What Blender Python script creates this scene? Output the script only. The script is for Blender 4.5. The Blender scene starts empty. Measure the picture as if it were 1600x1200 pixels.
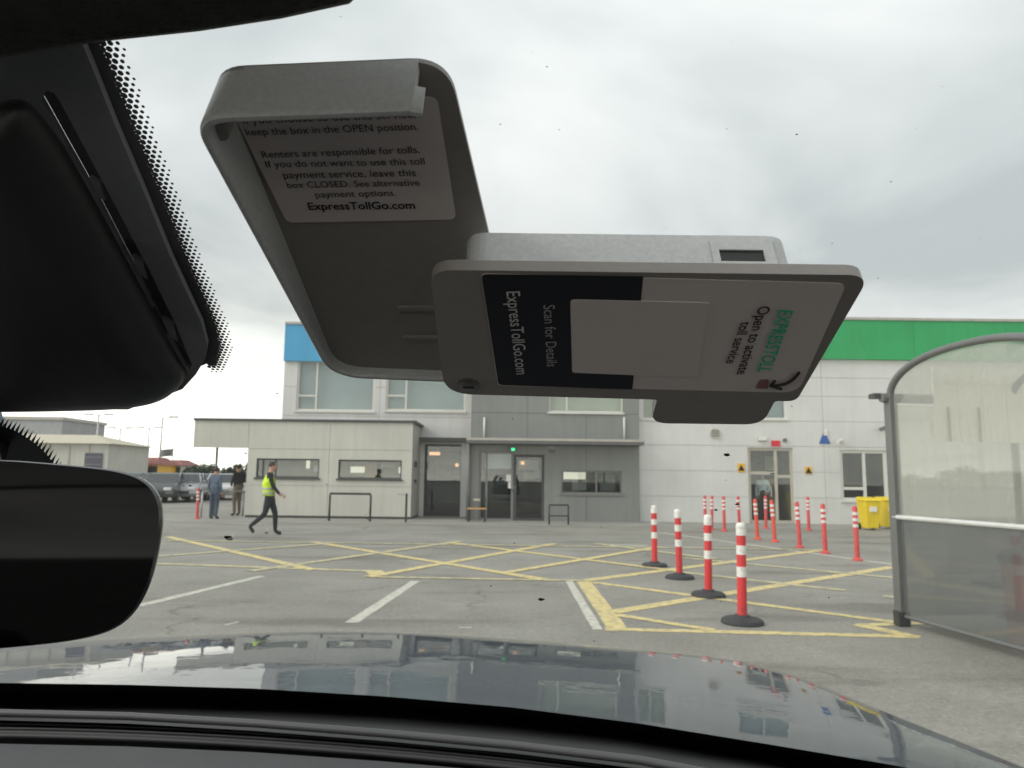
import bpy, bmesh, math, random
from mathutils import Vector, Matrix
random.seed(7)
R = math.radians
S = bpy.context.scene
COL = S.collection
# ------------------------------------------------------------------ camera
F, CX, CY, CZ = 1150.0, 800.0, 600.0, 1.41
PITCH, ROLL = R(7.3), R(0.7)
cam_d = bpy.data.cameras.new('camera')
cam = bpy.data.objects.new('camera', cam_d)
COL.objects.link(cam)
cam_d.sensor_width = 36
cam_d.lens = F / 1600 * 36
cam_d.clip_start = 0.01
cam_d.clip_end = 2000
cam.matrix_world = (Matrix.Translation((0, 0, CZ)) @ Matrix.Rotation(R(90) + PITCH, 4, 'X') @ Matrix.Rotation(ROLL, 4, 'Z'))
cam_d.dof.use_dof = True
cam_d.dof.focus_distance = 0.26
cam_d.dof.aperture_fstop = 42
S.camera = cam
S.render.resolution_x, S.render.resolution_y = 1024, 768
# ------------------------------------------------------------------ sky, sun, exposure
SUN_DIR = Vector((-0.80, -0.28, 0.60)).normalized()
SUN_EL = math.asin(SUN_DIR.z)
SUN_AZ = math.atan2(SUN_DIR.x, SUN_DIR.y)
world = bpy.data.worlds.new('World')
S.world = world
world.use_nodes = True
def build_world():
    nt = world.node_tree
    N, L = nt.nodes, nt.links
    N.clear()
    out = N.new('ShaderNodeOutputWorld'); bg = N.new('ShaderNodeBackground')
    L.new(bg.outputs[0], out.inputs[0])
    sky = N.new('ShaderNodeTexSky'); sky.sky_type = 'NISHITA'; sky.sun_disc = False
    sky.sun_elevation = SUN_EL; sky.sun_rotation = SUN_AZ; sky.dust_density = 2.0
    tc = N.new('ShaderNodeTexCoord'); sep = N.new('ShaderNodeSeparateXYZ')
    L.new(tc.outputs['Generated'], sep.inputs[0])
    def m(op, a, b=None, c=None):
        n = N.new('ShaderNodeMath'); n.operation = op
        for i, q in enumerate((a, b, c)):
            if q is None: continue
            if isinstance(q, (int, float)): n.inputs[i].default_value = q
            else: L.new(q, n.inputs[i])
        return n.outputs[0]
    z = m('MAXIMUM', sep.outputs[2], 0.0)
    den = m('ADD', z, 0.16)
    cmb = N.new('ShaderNodeCombineXYZ')
    L.new(m('DIVIDE', sep.outputs[0], den), cmb.inputs[0])
    L.new(m('DIVIDE', sep.outputs[1], den), cmb.inputs[1])
    nz = N.new('ShaderNodeTexNoise'); nz.inputs['Scale'].default_value = 0.85
    nz.inputs['Detail'].default_value = 5; nz.inputs['Roughness'].default_value = 0.48
    nz.inputs['Distortion'].default_value = 0.5
    L.new(cmb.outputs[0], nz.inputs['Vector'])
    rmp = N.new('ShaderNodeValToRGB')
    e = rmp.color_ramp.elements
    e[0].position = 0.38; e[0].color = (0.475, 0.498, 0.502, 1)
    e[1].position = 0.60; e[1].color = (0.775, 0.785, 0.775, 1)
    L.new(nz.outputs['Fac'], rmp.inputs[0])
    # overcast: brighter overhead, warm bright strip low down
    cie = m('ADD', m('MULTIPLY', z, 0.72), 0.59)
    hz = m('POWER', m('SUBTRACT', 1.0, z), 9.0)
    warm = N.new('ShaderNodeMix'); warm.data_type = 'RGBA'
    warm.inputs[7].default_value = (2.5, 2.4, 2.12, 1)
    # thinner, brighter cloud low down on the sun's side of the sky
    hx, hy = SUN_DIR.x / math.hypot(SUN_DIR.x, SUN_DIR.y), SUN_DIR.y / math.hypot(SUN_DIR.x, SUN_DIR.y)
    side = m('ADD', m('MULTIPLY', sep.outputs[0], hx * .5), m('MULTIPLY_ADD', sep.outputs[1], hy * .5, 0.5))
    side = m('POWER', m('MAXIMUM', side, 0.0), 1.5)
    lump = m('MULTIPLY_ADD', nz.outputs['Fac'], 1.4, 0.3)
    fac = m('MULTIPLY', m('MULTIPLY', hz, m('MULTIPLY_ADD', side, 1.0, 0.22)), lump)
    L.new(m('MINIMUM', fac, 0.95), warm.inputs[0])
    sc = N.new('ShaderNodeVectorMath'); sc.operation = 'SCALE'
    L.new(rmp.outputs[0], sc.inputs[0]); L.new(cie, sc.inputs['Scale'])
    L.new(sc.outputs[0], warm.inputs[6])
    up = N.new('ShaderNodeVectorMath'); up.operation = 'SCALE'; up.inputs['Scale'].default_value = 10.0
    L.new(warm.outputs[2], up.inputs[0])
    mix = N.new('ShaderNodeMix'); mix.data_type = 'RGBA'; mix.inputs[0].default_value = 0.93
    L.new(sky.outputs[0], mix.inputs[6]); L.new(up.outputs[0], mix.inputs[7])
    L.new(mix.outputs[2], bg.inputs[0])
    bg.inputs[1].default_value = 0.115
build_world()
sl = bpy.data.lights.new('sun', 'SUN'); sl.energy = 1.3; sl.angle = R(25); sl.color = (1.0, 0.96, 0.9)
sun = bpy.data.objects.new('sun', sl); COL.objects.link(sun)
sun.rotation_euler = SUN_DIR.to_track_quat('Z', 'Y').to_euler()
S.render.engine = 'CYCLES'
S.view_settings.view_transform = 'Standard'
S.view_settings.look = 'None'
S.view_settings.exposure = 0.46
S.view_settings.gamma = 1.0
S.view_settings.use_curve_mapping = False
S.cycles.max_bounces = 6
S.cycles.diffuse_bounces = 3
S.cycles.glossy_bounces = 3
S.cycles.transparent_max_bounces = 24

# ------------------------------------------------------------------ measuring: photo pixel -> place
def ray(px, py):
    a, b = px - CX, CY - py
    c, s = math.cos(ROLL), math.sin(ROLL)
    a, b = a * c - b * s, a * s + b * c
    x, y, z = a / F, 1.0, b / F
    cp, sp = math.cos(PITCH), math.sin(PITCH)
    return Vector((x, y * cp - z * sp, y * sp + z * cp))
def ground(px, py, z=0.0):
    d = ray(px, py); k = (z - CZ) / d.z
    return Vector((d.x * k, d.y * k, z))
def aty(px, py, Y):
    d = ray(px, py); k = Y / d.y
    return Vector((d.x * k, Y, CZ + d.z * k))

# ------------------------------------------------------------------ materials
def new_mat(name):
    m = bpy.data.materials.new(name); m.use_nodes = True
    nt = m.node_tree; nt.nodes.clear()
    o = nt.nodes.new('ShaderNodeOutputMaterial')
    return m, nt, nt.nodes, nt.links, o
def pmat(name, col, rough=0.6, metal=0.0, var=0.12, scale=3.0, bump=0.0, bscale=80.0, spec=0.5, coat=0.0, emit=None, col2=None, cut=None):
    m, nt, N, L, o = new_mat(name)
    p = N.new('ShaderNodeBsdfPrincipled'); L.new(p.outputs[0], o.inputs[0])
    tc = N.new('ShaderNodeTexCoord')
    nz = N.new('ShaderNodeTexNoise'); nz.inputs['Scale'].default_value = scale
    nz.inputs['Detail'].default_value = 6; nz.inputs['Roughness'].default_value = 0.6
    L.new(tc.outputs['Object'], nz.inputs['Vector'])
    r = N.new('ShaderNodeValToRGB'); e = r.color_ramp.elements
    lo, hi = cut or (0.3, 0.7)
    e[0].position, e[1].position = lo, hi
    if col2 is None:
        e[0].color = tuple(max(0, c * (1 - var)) for c in col) + (1,)
        e[1].color = tuple(min(1, c * (1 + var)) for c in col) + (1,)
    else:
        e[0].color = tuple(col) + (1,); e[1].color = tuple(col2) + (1,)
    L.new(nz.outputs['Fac'], r.inputs[0]); L.new(r.outputs[0], p.inputs['Base Color'])
    p.inputs['Roughness'].default_value = rough; p.inputs['Metallic'].default_value = metal
    p.inputs['Specular IOR Level'].default_value = spec
    if coat: p.inputs['Coat Weight'].default_value = coat; p.inputs['Coat IOR'].default_value = 1.6; p.inputs['Coat Roughness'].default_value = 0.03
    if bump:
        n2 = N.new('ShaderNodeTexNoise'); n2.inputs['Scale'].default_value = bscale; n2.inputs['Detail'].default_value = 3
        L.new(tc.outputs['Object'], n2.inputs['Vector'])
        b = N.new('ShaderNodeBump'); b.inputs['Strength'].default_value = bump; b.inputs['Distance'].default_value = 1.0 / bscale
        L.new(n2.outputs['Fac'], b.inputs['Height']); L.new(b.outputs[0], p.inputs['Normal'])
    if emit:
        p.inputs['Emission Color'].default_value = tuple(col) + (1,); p.inputs['Emission Strength'].default_value = emit
    return m
def gmat(name, tint, refl=1.0, rough=0.0, haze=0.0, hcol=(.7, .7, .68)):
    """thin pane: clear or tinted transmission plus Schlick reflection"""
    m, nt, N, L, o = new_mat(name)
    t = N.new('ShaderNodeBsdfTransparent'); t.inputs[0].default_value = tuple(tint) + (1,)
    g = N.new('ShaderNodeBsdfGlossy'); g.inputs['Roughness'].default_value = rough
    lw = N.new('ShaderNodeLayerWeight'); lw.inputs[0].default_value = 0.5
    a = N.new('ShaderNodeMath'); a.operation = 'POWER'; a.inputs[1].default_value = 5
    L.new(lw.outputs['Facing'], a.inputs[0])
    b = N.new('ShaderNodeMath'); b.operation = 'MULTIPLY_ADD'; b.inputs[1].default_value = 0.9 * refl; b.inputs[2].default_value = 0.06 * refl
    L.new(a.outputs[0], b.inputs[0])
    mx = N.new('ShaderNodeMixShader'); L.new(b.outputs[0], mx.inputs[0]); L.new(t.outputs[0], mx.inputs[1]); L.new(g.outputs[0], mx.inputs[2])
    if haze:
        tr = N.new('ShaderNodeBsdfTranslucent'); tr.inputs[0].default_value = tuple(hcol) + (1,)
        df = N.new('ShaderNodeBsdfDiffuse'); df.inputs[0].default_value = tuple(hcol) + (1,)
        h1 = N.new('ShaderNodeMixShader'); h1.inputs[0].default_value = 0.5; L.new(tr.outputs[0], h1.inputs[1]); L.new(df.outputs[0], h1.inputs[2])
        tc = N.new('ShaderNodeTexCoord'); nz = N.new('ShaderNodeTexNoise'); nz.inputs['Scale'].default_value = 5; nz.inputs['Detail'].default_value = 5
        mpp = N.new('ShaderNodeMapping'); mpp.inputs['Scale'].default_value = (2.2, 2.2, .35); L.new(tc.outputs['Object'], mpp.inputs[0]); L.new(mpp.outputs[0], nz.inputs['Vector'])
        hm = N.new('ShaderNodeMath'); hm.operation = 'MULTIPLY_ADD'; hm.inputs[1].default_value = haze; hm.inputs[2].default_value = haze * .5; L.new(nz.outputs['Fac'], hm.inputs[0])
        h2 = N.new('ShaderNodeMixShader'); L.new(hm.outputs[0], h2.inputs[0]); L.new(mx.outputs[0], h2.inputs[1]); L.new(h1.outputs[0], h2.inputs[2]); mx = h2
    L.new(mx.outputs[0], o.inputs[0])
    return m
def asphalt():
    m, nt, N, L, o = new_mat('asphalt')
    p = N.new('ShaderNodeBsdfPrincipled'); L.new(p.outputs[0], o.inputs[0])
    tc = N.new('ShaderNodeTexCoord')
    def nz(sc, det):
        n = N.new('ShaderNodeTexNoise'); n.inputs['Scale'].default_value = sc; n.inputs['Detail'].default_value = det
        n.inputs['Roughness'].default_value = 0.65
        L.new(tc.outputs['Object'], n.inputs['Vector']); return n.outputs['Fac']
    big = N.new('ShaderNodeValToRGB'); e = big.color_ramp.elements
    e[0].position, e[1].position = 0.36, 0.64
    e[0].color = (0.245, 0.234, 0.205, 1); e[1].color = (0.335, 0.322, 0.288, 1)
    L.new(nz(0.55, 9), big.inputs[0])
    fine = N.new('ShaderNodeValToRGB'); e = fine.color_ramp.elements
    e[0].position, e[1].position = 0.3, 0.75
    e[0].color = (0.66, 0.66, 0.66, 1); e[1].color = (1.18, 1.18, 1.18, 1)
    L.new(nz(45, 4), fine.inputs[0])
    mm = N.new('ShaderNodeMix'); mm.data_type = 'RGBA'; mm.blend_type = 'MULTIPLY'; mm.inputs[0].default_value = 1
    L.new(big.outputs[0], mm.inputs[6]); L.new(fine.outputs[0], mm.inputs[7])
    # dark tar seams / stains with a shape of their own
    st = N.new('ShaderNodeValToRGB'); e = st.color_ramp.elements
    e[0].position, e[1].position = 0.33, 0.43
    e[0].color = (0.70, 0.69, 0.67, 1); e[1].color = (1, 1, 1, 1)
    mp = N.new('ShaderNodeMapping'); mp.inputs['Scale'].default_value = (0.25, 1.1, 1); mp.inputs['Rotation'].default_value = (0, 0, 0.15)
    L.new(tc.outputs['Object'], mp.inputs[0])
    ns = N.new('ShaderNodeTexNoise'); ns.inputs['Scale'].default_value = 0.9; ns.inputs['Detail'].default_value = 5
    L.new(mp.outputs[0], ns.inputs['Vector']); L.new(ns.outputs['Fac'], st.inputs[0])
    m2 = N.new('ShaderNodeMix'); m2.data_type = 'RGBA'; m2.blend_type = 'MULTIPLY'; m2.inputs[0].default_value = 1
    L.new(mm.outputs[2], m2.inputs[6]); L.new(st.outputs[0], m2.inputs[7])
    vo = N.new('ShaderNodeTexVoronoi'); vo.feature = 'DISTANCE_TO_EDGE'; vo.inputs['Scale'].default_value = 0.28
    wob = N.new('ShaderNodeTexNoise'); wob.inputs['Scale'].default_value = 1.6; wob.inputs['Detail'].default_value = 4; L.new(tc.outputs['Object'], wob.inputs['Vector'])
    wa = N.new('ShaderNodeVectorMath'); wa.operation = 'MULTIPLY_ADD'; wa.inputs[1].default_value = (.9, .9, .9); L.new(wob.outputs['Color'], wa.inputs[0]); L.new(tc.outputs['Object'], wa.inputs[2])
    L.new(wa.outputs[0], vo.inputs['Vector'])
    ck = N.new('ShaderNodeValToRGB'); e = ck.color_ramp.elements; e[0].position, e[1].position = 0.002, 0.010
    e[0].color = (0.62, 0.61, 0.60, 1); e[1].color = (1, 1, 1, 1); L.new(vo.outputs['Distance'], ck.inputs[0])
    msk = N.new('ShaderNodeValToRGB'); e = msk.color_ramp.elements; e[0].position, e[1].position = 0.48, 0.58; L.new(nz(.4, 3), msk.inputs[0])
    m3 = N.new('ShaderNodeMix'); m3.data_type = 'RGBA'; m3.blend_type = 'MULTIPLY'; L.new(msk.outputs[0], m3.inputs[0]); L.new(m2.outputs[2], m3.inputs[6]); L.new(ck.outputs[0], m3.inputs[7])
    gr = N.new('ShaderNodeValToRGB'); e = gr.color_ramp.elements; e[0].position, e[1].position = 0.35, 0.68
    e[0].color = (0.74, 0.74, 0.74, 1); e[1].color = (1.24, 1.23, 1.2, 1); L.new(nz(17, 3), gr.inputs[0])
    m4 = N.new('ShaderNodeMix'); m4.data_type = 'RGBA'; m4.blend_type = 'MULTIPLY'; m4.inputs[0].default_value = .5; L.new(m3.outputs[2], m4.inputs[6]); L.new(gr.outputs[0], m4.inputs[7])
    L.new(m4.outputs[2], p.inputs['Base Color'])
    p.inputs['Roughness'].default_value = 0.75
    b = N.new('ShaderNodeBump'); b.inputs['Strength'].default_value = 0.35; b.inputs['Distance'].default_value = 0.01
    L.new(nz(120, 2), b.inputs['Height']); L.new(b.outputs[0], p.inputs['Normal'])
    return m
def clad(name, col, rough=.5, streak=.10):
    m, nt, N, L, o = new_mat(name)
    p = N.new('ShaderNodeBsdfPrincipled'); L.new(p.outputs[0], o.inputs[0]); p.inputs['Roughness'].default_value = rough
    tc = N.new('ShaderNodeTexCoord')
    def nz(sc, det, scale):
        mp = N.new('ShaderNodeMapping'); mp.inputs['Scale'].default_value = scale; L.new(tc.outputs['Object'], mp.inputs[0])
        n = N.new('ShaderNodeTexNoise'); n.inputs['Scale'].default_value = sc; n.inputs['Detail'].default_value = det; n.inputs['Roughness'].default_value = .6
        L.new(mp.outputs[0], n.inputs['Vector']); return n.outputs['Fac']
    def ramp(f, a, b, lo, hi):
        r = N.new('ShaderNodeValToRGB'); e = r.color_ramp.elements; e[0].position, e[1].position = lo, hi; e[0].color = tuple(a) + (1,); e[1].color = tuple(b) + (1,); L.new(f, r.inputs[0]); return r.outputs[0]
    base = ramp(nz(.5, 5, (1, 1, 1)), [c * .93 for c in col], [min(1, c * 1.05) for c in col], .35, .65)
    st = ramp(nz(3.0, 5, (1.6, 1, .10)), [1 - streak * 1.6, 1 - streak * 1.7, 1 - streak * 2.0], (1, 1, 1), .30, .56)
    mm = N.new('ShaderNodeMix'); mm.data_type = 'RGBA'; mm.blend_type = 'MULTIPLY'; mm.inputs[0].default_value = 1
    L.new(base, mm.inputs[6]); L.new(st, mm.inputs[7]); L.new(mm.outputs[2], p.inputs['Base Color'])
    b = N.new('ShaderNodeBump'); b.inputs['Strength'].default_value = .12; b.inputs['Distance'].default_value = .02; L.new(nz(1.4, 2, (1, 1, 1)), b.inputs['Height']); L.new(b.outputs[0], p.inputs['Normal'])
    return m
M = {}
M['asphalt'] = asphalt()
M['paving'] = pmat('paving', (0.285, 0.278, 0.25), 0.85, var=0.15, scale=1.2, bump=0.2)
M['yellow'] = pmat('yellow_paint', (0.30, 0.27, 0.18), 0.7, scale=11, col2=(0.70, 0.57, 0.26), cut=(0.30, 0.54))
M['yellow_pale'] = pmat('worn_yellow_paint', (0.30, 0.28, 0.21), 0.7, scale=6, col2=(0.62, 0.54, 0.31), cut=(0.33, 0.60))
M['whiteline'] = pmat('white_road_paint', (0.30, 0.29, 0.26), 0.7, scale=11, col2=(0.60, 0.58, 0.50), cut=(0.28, 0.54))
M['clad_white'] = clad('white_cladding', (0.66, 0.655, 0.635), .45, .035)
M['clad_white2'] = clad('white_render', (0.66, 0.655, 0.64), .7, .04)
M['cream'] = clad('cream_cladding', (0.55, 0.54, 0.485), .5, .05)
M['joint'] = pmat('dark_joint', (0.26, 0.26, 0.25), 0.8)
M['grey_clad'] = clad('grey_cladding', (0.235, 0.24, 0.23), .5, .06)
M['dark_trim'] = pmat('dark_trim', (0.06, 0.062, 0.06), 0.5)
M['grey_trim'] = pmat('grey_trim', (0.16, 0.16, 0.155), 0.5)
M['green'] = clad('green_fascia', (0.028, 0.36, 0.115), .4, .05)
M['blue'] = clad('blue_fascia', (0.07, 0.36, 0.62), .4, .05)
M['cap'] = pmat('parapet_cap', (0.45, 0.42, 0.38), 0.5)
M['frame_white'] = pmat('white_frame', (0.66, 0.65, 0.60), 0.4, var=0.04)
M['frame_grey'] = pmat('grey_frame', (0.20, 0.20, 0.19), 0.4, var=0.05)
M['frame_cream'] = pmat('cream_frame', (0.48, 0.45, 0.38), 0.4, var=0.05)
M['pane'] = gmat('window_glass', (0.86, 0.9, 0.89), 1.0)
M['blind'] = pmat('pale_blind', (0.52, 0.54, 0.57), 0.8, var=0.1, scale=0.7)
M['blind_warm'] = pmat('warm_blind', (0.62, 0.60, 0.50), 0.8, var=0.15, scale=0.8)
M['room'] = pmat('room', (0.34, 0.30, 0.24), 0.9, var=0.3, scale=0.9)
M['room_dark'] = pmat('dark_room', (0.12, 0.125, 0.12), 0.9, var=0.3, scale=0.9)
M['lamp_warm'] = pmat('warm_lamp', (1.0, 0.50, 0.26), 0.5, emit=1.1)
M['lamp_white'] = pmat('white_lamp', (1.0, 0.92, 0.74), 0.5, emit=0.6)
M['exit_green'] = pmat('exit_lamp', (0.05, 0.8, 0.3), 0.5, emit=1.2)
M['black_metal'] = pmat('black_metal', (0.03, 0.03, 0.03), 0.45)
M['galv'] = pmat('galvanised', (0.42, 0.43, 0.43), 0.4, metal=0.6, var=0.1)
M['red_plastic'] = pmat('red_plastic', (0.36, 0.04, 0.04), 0.45, scale=9, col2=(0.64, 0.035, 0.04), cut=(.30, .42))
M['red_faded'] = pmat('faded_red_plastic', (0.60, 0.075, 0.07), 0.5, var=0.12, scale=6)
M['orange_plastic'] = pmat('orange_plastic', (0.68, 0.085, 0.05), 0.5, var=0.1)
M['reflective'] = pmat('white_reflective', (0.46, 0.44, 0.40), 0.4, scale=14, col2=(0.78, 0.76, 0.72), cut=(.30, .46))
M['rubber'] = pmat('black_rubber', (0.035, 0.036, 0.04), 0.75, var=0.25, scale=12, bump=0.2)
M['bin_yellow'] = pmat('yellow_bin', (0.78, 0.58, 0.02), 0.4, var=0.06)
M['wood'] = pmat('bench_wood', (0.55, 0.30, 0.12), 0.6, var=0.2, scale=5)
M['paper'] = pmat('white_paper', (0.75, 0.74, 0.70), 0.8, var=0.04)
M['sign_red'] = pmat('sign_red', (0.65, 0.03, 0.05), 0.4)
M['sign_blue'] = pmat('sign_blue', (0.05, 0.13, 0.40), 0.4)
M['sign_yellow'] = pmat('sign_yellow', (0.80, 0.45, 0.03), 0.4)
M['ink'] = pmat('black_ink', (0.01, 0.01, 0.01), 0.5)
M['skin'] = pmat('skin', (0.48, 0.27, 0.19), 0.5, var=0.06)
M['hair'] = pmat('hair', (0.03, 0.02, 0.015), 0.6)
M['hivis'] = pmat('hi_vis_yellow', (0.62, 0.85, 0.02), 0.6, var=0.06, emit=None, bump=0.6, bscale=14)
M['navy'] = pmat('navy_cloth', (0.012, 0.014, 0.02), 0.8, var=0.2, bump=0.6, bscale=14)
M['black_cloth'] = pmat('black_cloth', (0.018, 0.018, 0.02), 0.8, var=0.2, bump=0.6, bscale=14)
M['khaki'] = pmat('khaki_cloth', (0.16, 0.13, 0.09), 0.8, var=0.15, bump=0.6, bscale=14)
M['denim'] = pmat('denim', (0.06, 0.085, 0.125), 0.8, var=0.2, bump=0.6, bscale=14)
M['blue_cloth'] = pmat('blue_cloth', (0.10, 0.135, 0.19), 0.8, var=0.15, bump=0.6, bscale=14)
M['pale_blue_cloth'] = pmat('pale_blue_cloth', (0.80, 0.84, 0.86), 0.8, var=0.08, bump=0.6, bscale=14)
M['green_cloth'] = pmat('green_cloth', (0.13, 0.20, 0.13), 0.8, var=0.15, bump=0.6, bscale=14)
M['tyre'] = pmat('tyre', (0.02, 0.02, 0.02), 0.85)
M['rim'] = pmat('wheel_rim', (0.45, 0.45, 0.46), 0.3, metal=0.8)
M['car_glass'] = pmat('car_glass', (0.03, 0.035, 0.04), 0.06, spec=0.7)
M['headlight'] = pmat('headlight', (0.7, 0.72, 0.74), 0.15, spec=0.8)
M['bark'] = pmat('bark', (0.10, 0.075, 0.055), 0.9, var=0.3, bump=0.5, bscale=20)
M['leaf'] = pmat('leaf', (0.05, 0.075, 0.03), 0.7, var=0.45, scale=1.5)
M['leaf2'] = pmat('leaf_dark', (0.035, 0.055, 0.028), 0.7, var=0.45, scale=1.5)
M['shed_roof'] = pmat('shed_roof', (0.50, 0.46, 0.36), 0.7, var=0.08)
M['red_roof'] = pmat('red_roof', (0.27, 0.10, 0.085), 0.7, var=0.2)
M['shelter_pane'] = gmat('smoked_sheet', (0.93, 0.94, 0.91), 1.2, 0.02, .27, (.68, .68, .64))
M['shelter_low'] = gmat('dark_smoked_sheet', (0.80, 0.81, 0.80), 2.4, 0.05, .32, (.34, .35, .35))
M['alu'] = pmat('aluminium', (0.17, 0.175, 0.17), 0.4, metal=0.4, var=0.08)
M['alu_light'] = pmat('bright_aluminium', (0.72, 0.72, 0.70), 0.35, metal=0.2, var=0.08)
M['cream_sheet'] = pmat('cream_sheet', (0.82, 0.77, 0.66), 0.6, var=0.06)
# own car
M['hood'] = pmat('dark_blue_paint', (0.020, 0.037, 0.062), 0.45, metal=0.1, var=0.10, scale=40, coat=0.9, spec=0.25, bump=0.007, bscale=11)
for n_ in M['hood'].node_tree.nodes:
    if n_.type == 'BUMP': M['hood'].node_tree.links.new(n_.outputs[0], [q for q in M['hood'].node_tree.nodes if q.type == 'BSDF_PRINCIPLED'][0].inputs['Coat Normal'])
M['dash'] = pmat('dash_plastic', (0.040, 0.040, 0.043), 0.55, var=0.08, scale=30, bump=0.25, bscale=900)
M['dash_black'] = pmat('black_plastic', (0.012, 0.012, 0.012), 0.5, var=0.2, scale=20)
M['lip'] = pmat('dash_lip', (0.06, 0.06, 0.062), 0.35, var=0.1)
M['headliner'] = pmat('headliner_cloth', (0.045, 0.043, 0.04), 0.95, var=0.25, scale=120, bump=0.8, bscale=500)
M['bezel'] = pmat('sensor_bezel', (0.20, 0.20, 0.205), 0.42, var=0.06, scale=200, bump=.15, bscale=1500)
M['cover'] = pmat('sensor_cover', (0.030, 0.030, 0.031), 0.42, var=0.10, scale=200, bump=.15, bscale=1500)
M['frit'] = pmat('black_frit', (0.006, 0.006, 0.006), 0.5, var=0.1)
M['mirror'] = pmat('mirror_glass', (0.008, 0.008, 0.0085), 0.03, metal=1.0, var=0.02)
M['mirror_case'] = pmat('mirror_case', (0.015, 0.015, 0.016), 0.16, var=0.1, spec=0.7)
M['windscreen'] = gmat('windscreen_glass', (0.93, 0.955, 0.945), 0.55, 0.0, .034, (.6, .6, .58))
M['dirt_white'] = pmat('pale_dirt', (0.75, 0.75, 0.72), 0.9)
M['dirt_dark'] = pmat('dark_dirt', (0.02, 0.02, 0.02), 0.9)
M['box_lit'] = pmat('lit_box_plastic', (0.525, 0.53, 0.525), 0.36, var=0.10, scale=800, bump=0.05, bscale=1500)  # same plastic as the plate, coloured lighter for its sky-lit faces
M['box_taupe'] = pmat('taupe_box_plastic', (0.29, 0.262, 0.24), 0.40, var=0.05, scale=300, bump=0.08, bscale=1200)
M['label'] = pmat('label_paper', (0.68, 0.60, 0.58), 0.45, var=0.02, scale=60)
M['label_black'] = pmat('label_black', (0.012, 0.012, 0.018), 0.4)
M['label_green'] = pmat('label_green', (0.01, 0.60, 0.33), 0.4)
M['label_grey'] = pmat('label_grey_ink', (0.45, 0.45, 0.46), 0.4)
M['label_pale'] = pmat('label_pale_ink', (0.70, 0.68, 0.67), 0.4)
M['label_red'] = pmat('label_red_ink', (0.30, 0.14, 0.13), 0.4)
M['screw'] = pmat('screw_steel', (0.35, 0.34, 0.32), 0.3, metal=1.0)

# ------------------------------------------------------------------ mesh helpers
class MB:
    def __init__(s): s.v = []; s.f = []; s.mi = []
    def add(s, vs, fs, mi=0):
        b = len(s.v); s.v += [tuple(v) for v in vs]
        for f in fs: s.f.append(tuple(b + i for i in f)); s.mi.append(mi)
        return s
    def box(s, x0, x1, y0, y1, z0, z1, mi=0):
        vs = [(x, y, z) for x in (x0, x1) for y in (y0, y1) for z in (z0, z1)]
        return s.add(vs, [(0, 1, 3, 2), (4, 6, 7, 5), (0, 4, 5, 1), (2, 3, 7, 6), (0, 2, 6, 4), (1, 5, 7, 3)], mi)
    def tube(s, pts, rad, n=10, cap=True, mi=0):
        pts = [Vector(p) for p in pts]; m = len(pts)
        if not isinstance(rad, (list, tuple)): rad = [rad] * m
        vs = []; up = None
        for i, p in enumerate(pts):
            d = (pts[min(i + 1, m - 1)] - pts[max(i - 1, 0)]).normalized()
            if up is None: up = Vector((0, 0, 1)) if abs(d.z) < 0.9 else Vector((1, 0, 0))
            a = d.cross(up).normalized(); b = a.cross(d).normalized(); up = b
            for k in range(n):
                t = 2 * math.pi * k / n
                vs.append(p + (a * math.cos(t) + b * math.sin(t)) * rad[i])
        fs = [(i * n + k, i * n + (k + 1) % n, (i + 1) * n + (k + 1) % n, (i + 1) * n + k) for i in range(m - 1) for k in range(n)]
        if cap: fs += [tuple(range(n - 1, -1, -1)), tuple(range((m - 1) * n, m * n))]
        return s.add(vs, fs, mi)
    def lathe(s, prof, n=20, c=(0, 0, 0), mi=0):
        vs = []; m = len(prof)
        for r, z in prof:
            for k in range(n):
                t = 2 * math.pi * k / n; vs.append((c[0] + r * math.cos(t), c[1] + r * math.sin(t), c[2] + z))
        fs = [(i * n + k, i * n + (k + 1) % n, (i + 1) * n + (k + 1) % n, (i + 1) * n + k) for i in range(m - 1) for k in range(n)]
        fs += [tuple(range(n - 1, -1, -1)), tuple(range((m - 1) * n, m * n))]
        return s.add(vs, fs, mi)
    def prism(s, lo, hi, mi=0):
        """two matching loops of 3-D points joined to a solid"""
        n = len(lo)
        return s.add(list(lo) + list(hi), [tuple(range(n - 1, -1, -1)), tuple(range(n, 2 * n))] + [(k, (k + 1) % n, n + (k + 1) % n, n + k) for k in range(n)], mi)
    def ball(s, c, r, n=10, mi=0):
        rx, ry, rz = r if isinstance(r, (tuple, list)) else (r, r, r)
        vs = []; fs = []; h = n // 2
        for i in range(1, h):
            a = math.pi * i / h
            for k in range(n):
                t = 2 * math.pi * k / n
                vs.append((c[0] + rx * math.sin(a) * math.cos(t), c[1] + ry * math.sin(a) * math.sin(t), c[2] + rz * math.cos(a)))
        b = len(vs); vs += [(c[0], c[1], c[2] + rz), (c[0], c[1], c[2] - rz)]
        for i in range(h - 2):
            for k in range(n): fs.append((i * n + k, (i + 1) * n + k, (i + 1) * n + (k + 1) % n, i * n + (k + 1) % n))
        for k in range(n):
            fs.append((b, k, (k + 1) % n)); fs.append((b + 1, (h - 2) * n + (k + 1) % n, (h - 2) * n + k))
        return s.add(vs, fs, mi)
    def mesh(s, name, mats):
        me = bpy.data.meshes.new(name); me.from_pydata(s.v, [], s.f)
        for m in (mats if isinstance(mats, (list, tuple)) else [mats]): me.materials.append(m)
        me.polygons.foreach_set('material_index', s.mi)
        bm = bmesh.new(); bm.from_mesh(me); bmesh.ops.recalc_face_normals(bm, faces=bm.faces); bm.to_mesh(me); bm.free()
        me.update(); return me
    def build(s, name, mats, parent=None, smooth=False, bevel=0, seg=2):
        return link(name, s.mesh(name, mats), parent, smooth, bevel, seg)
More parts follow.
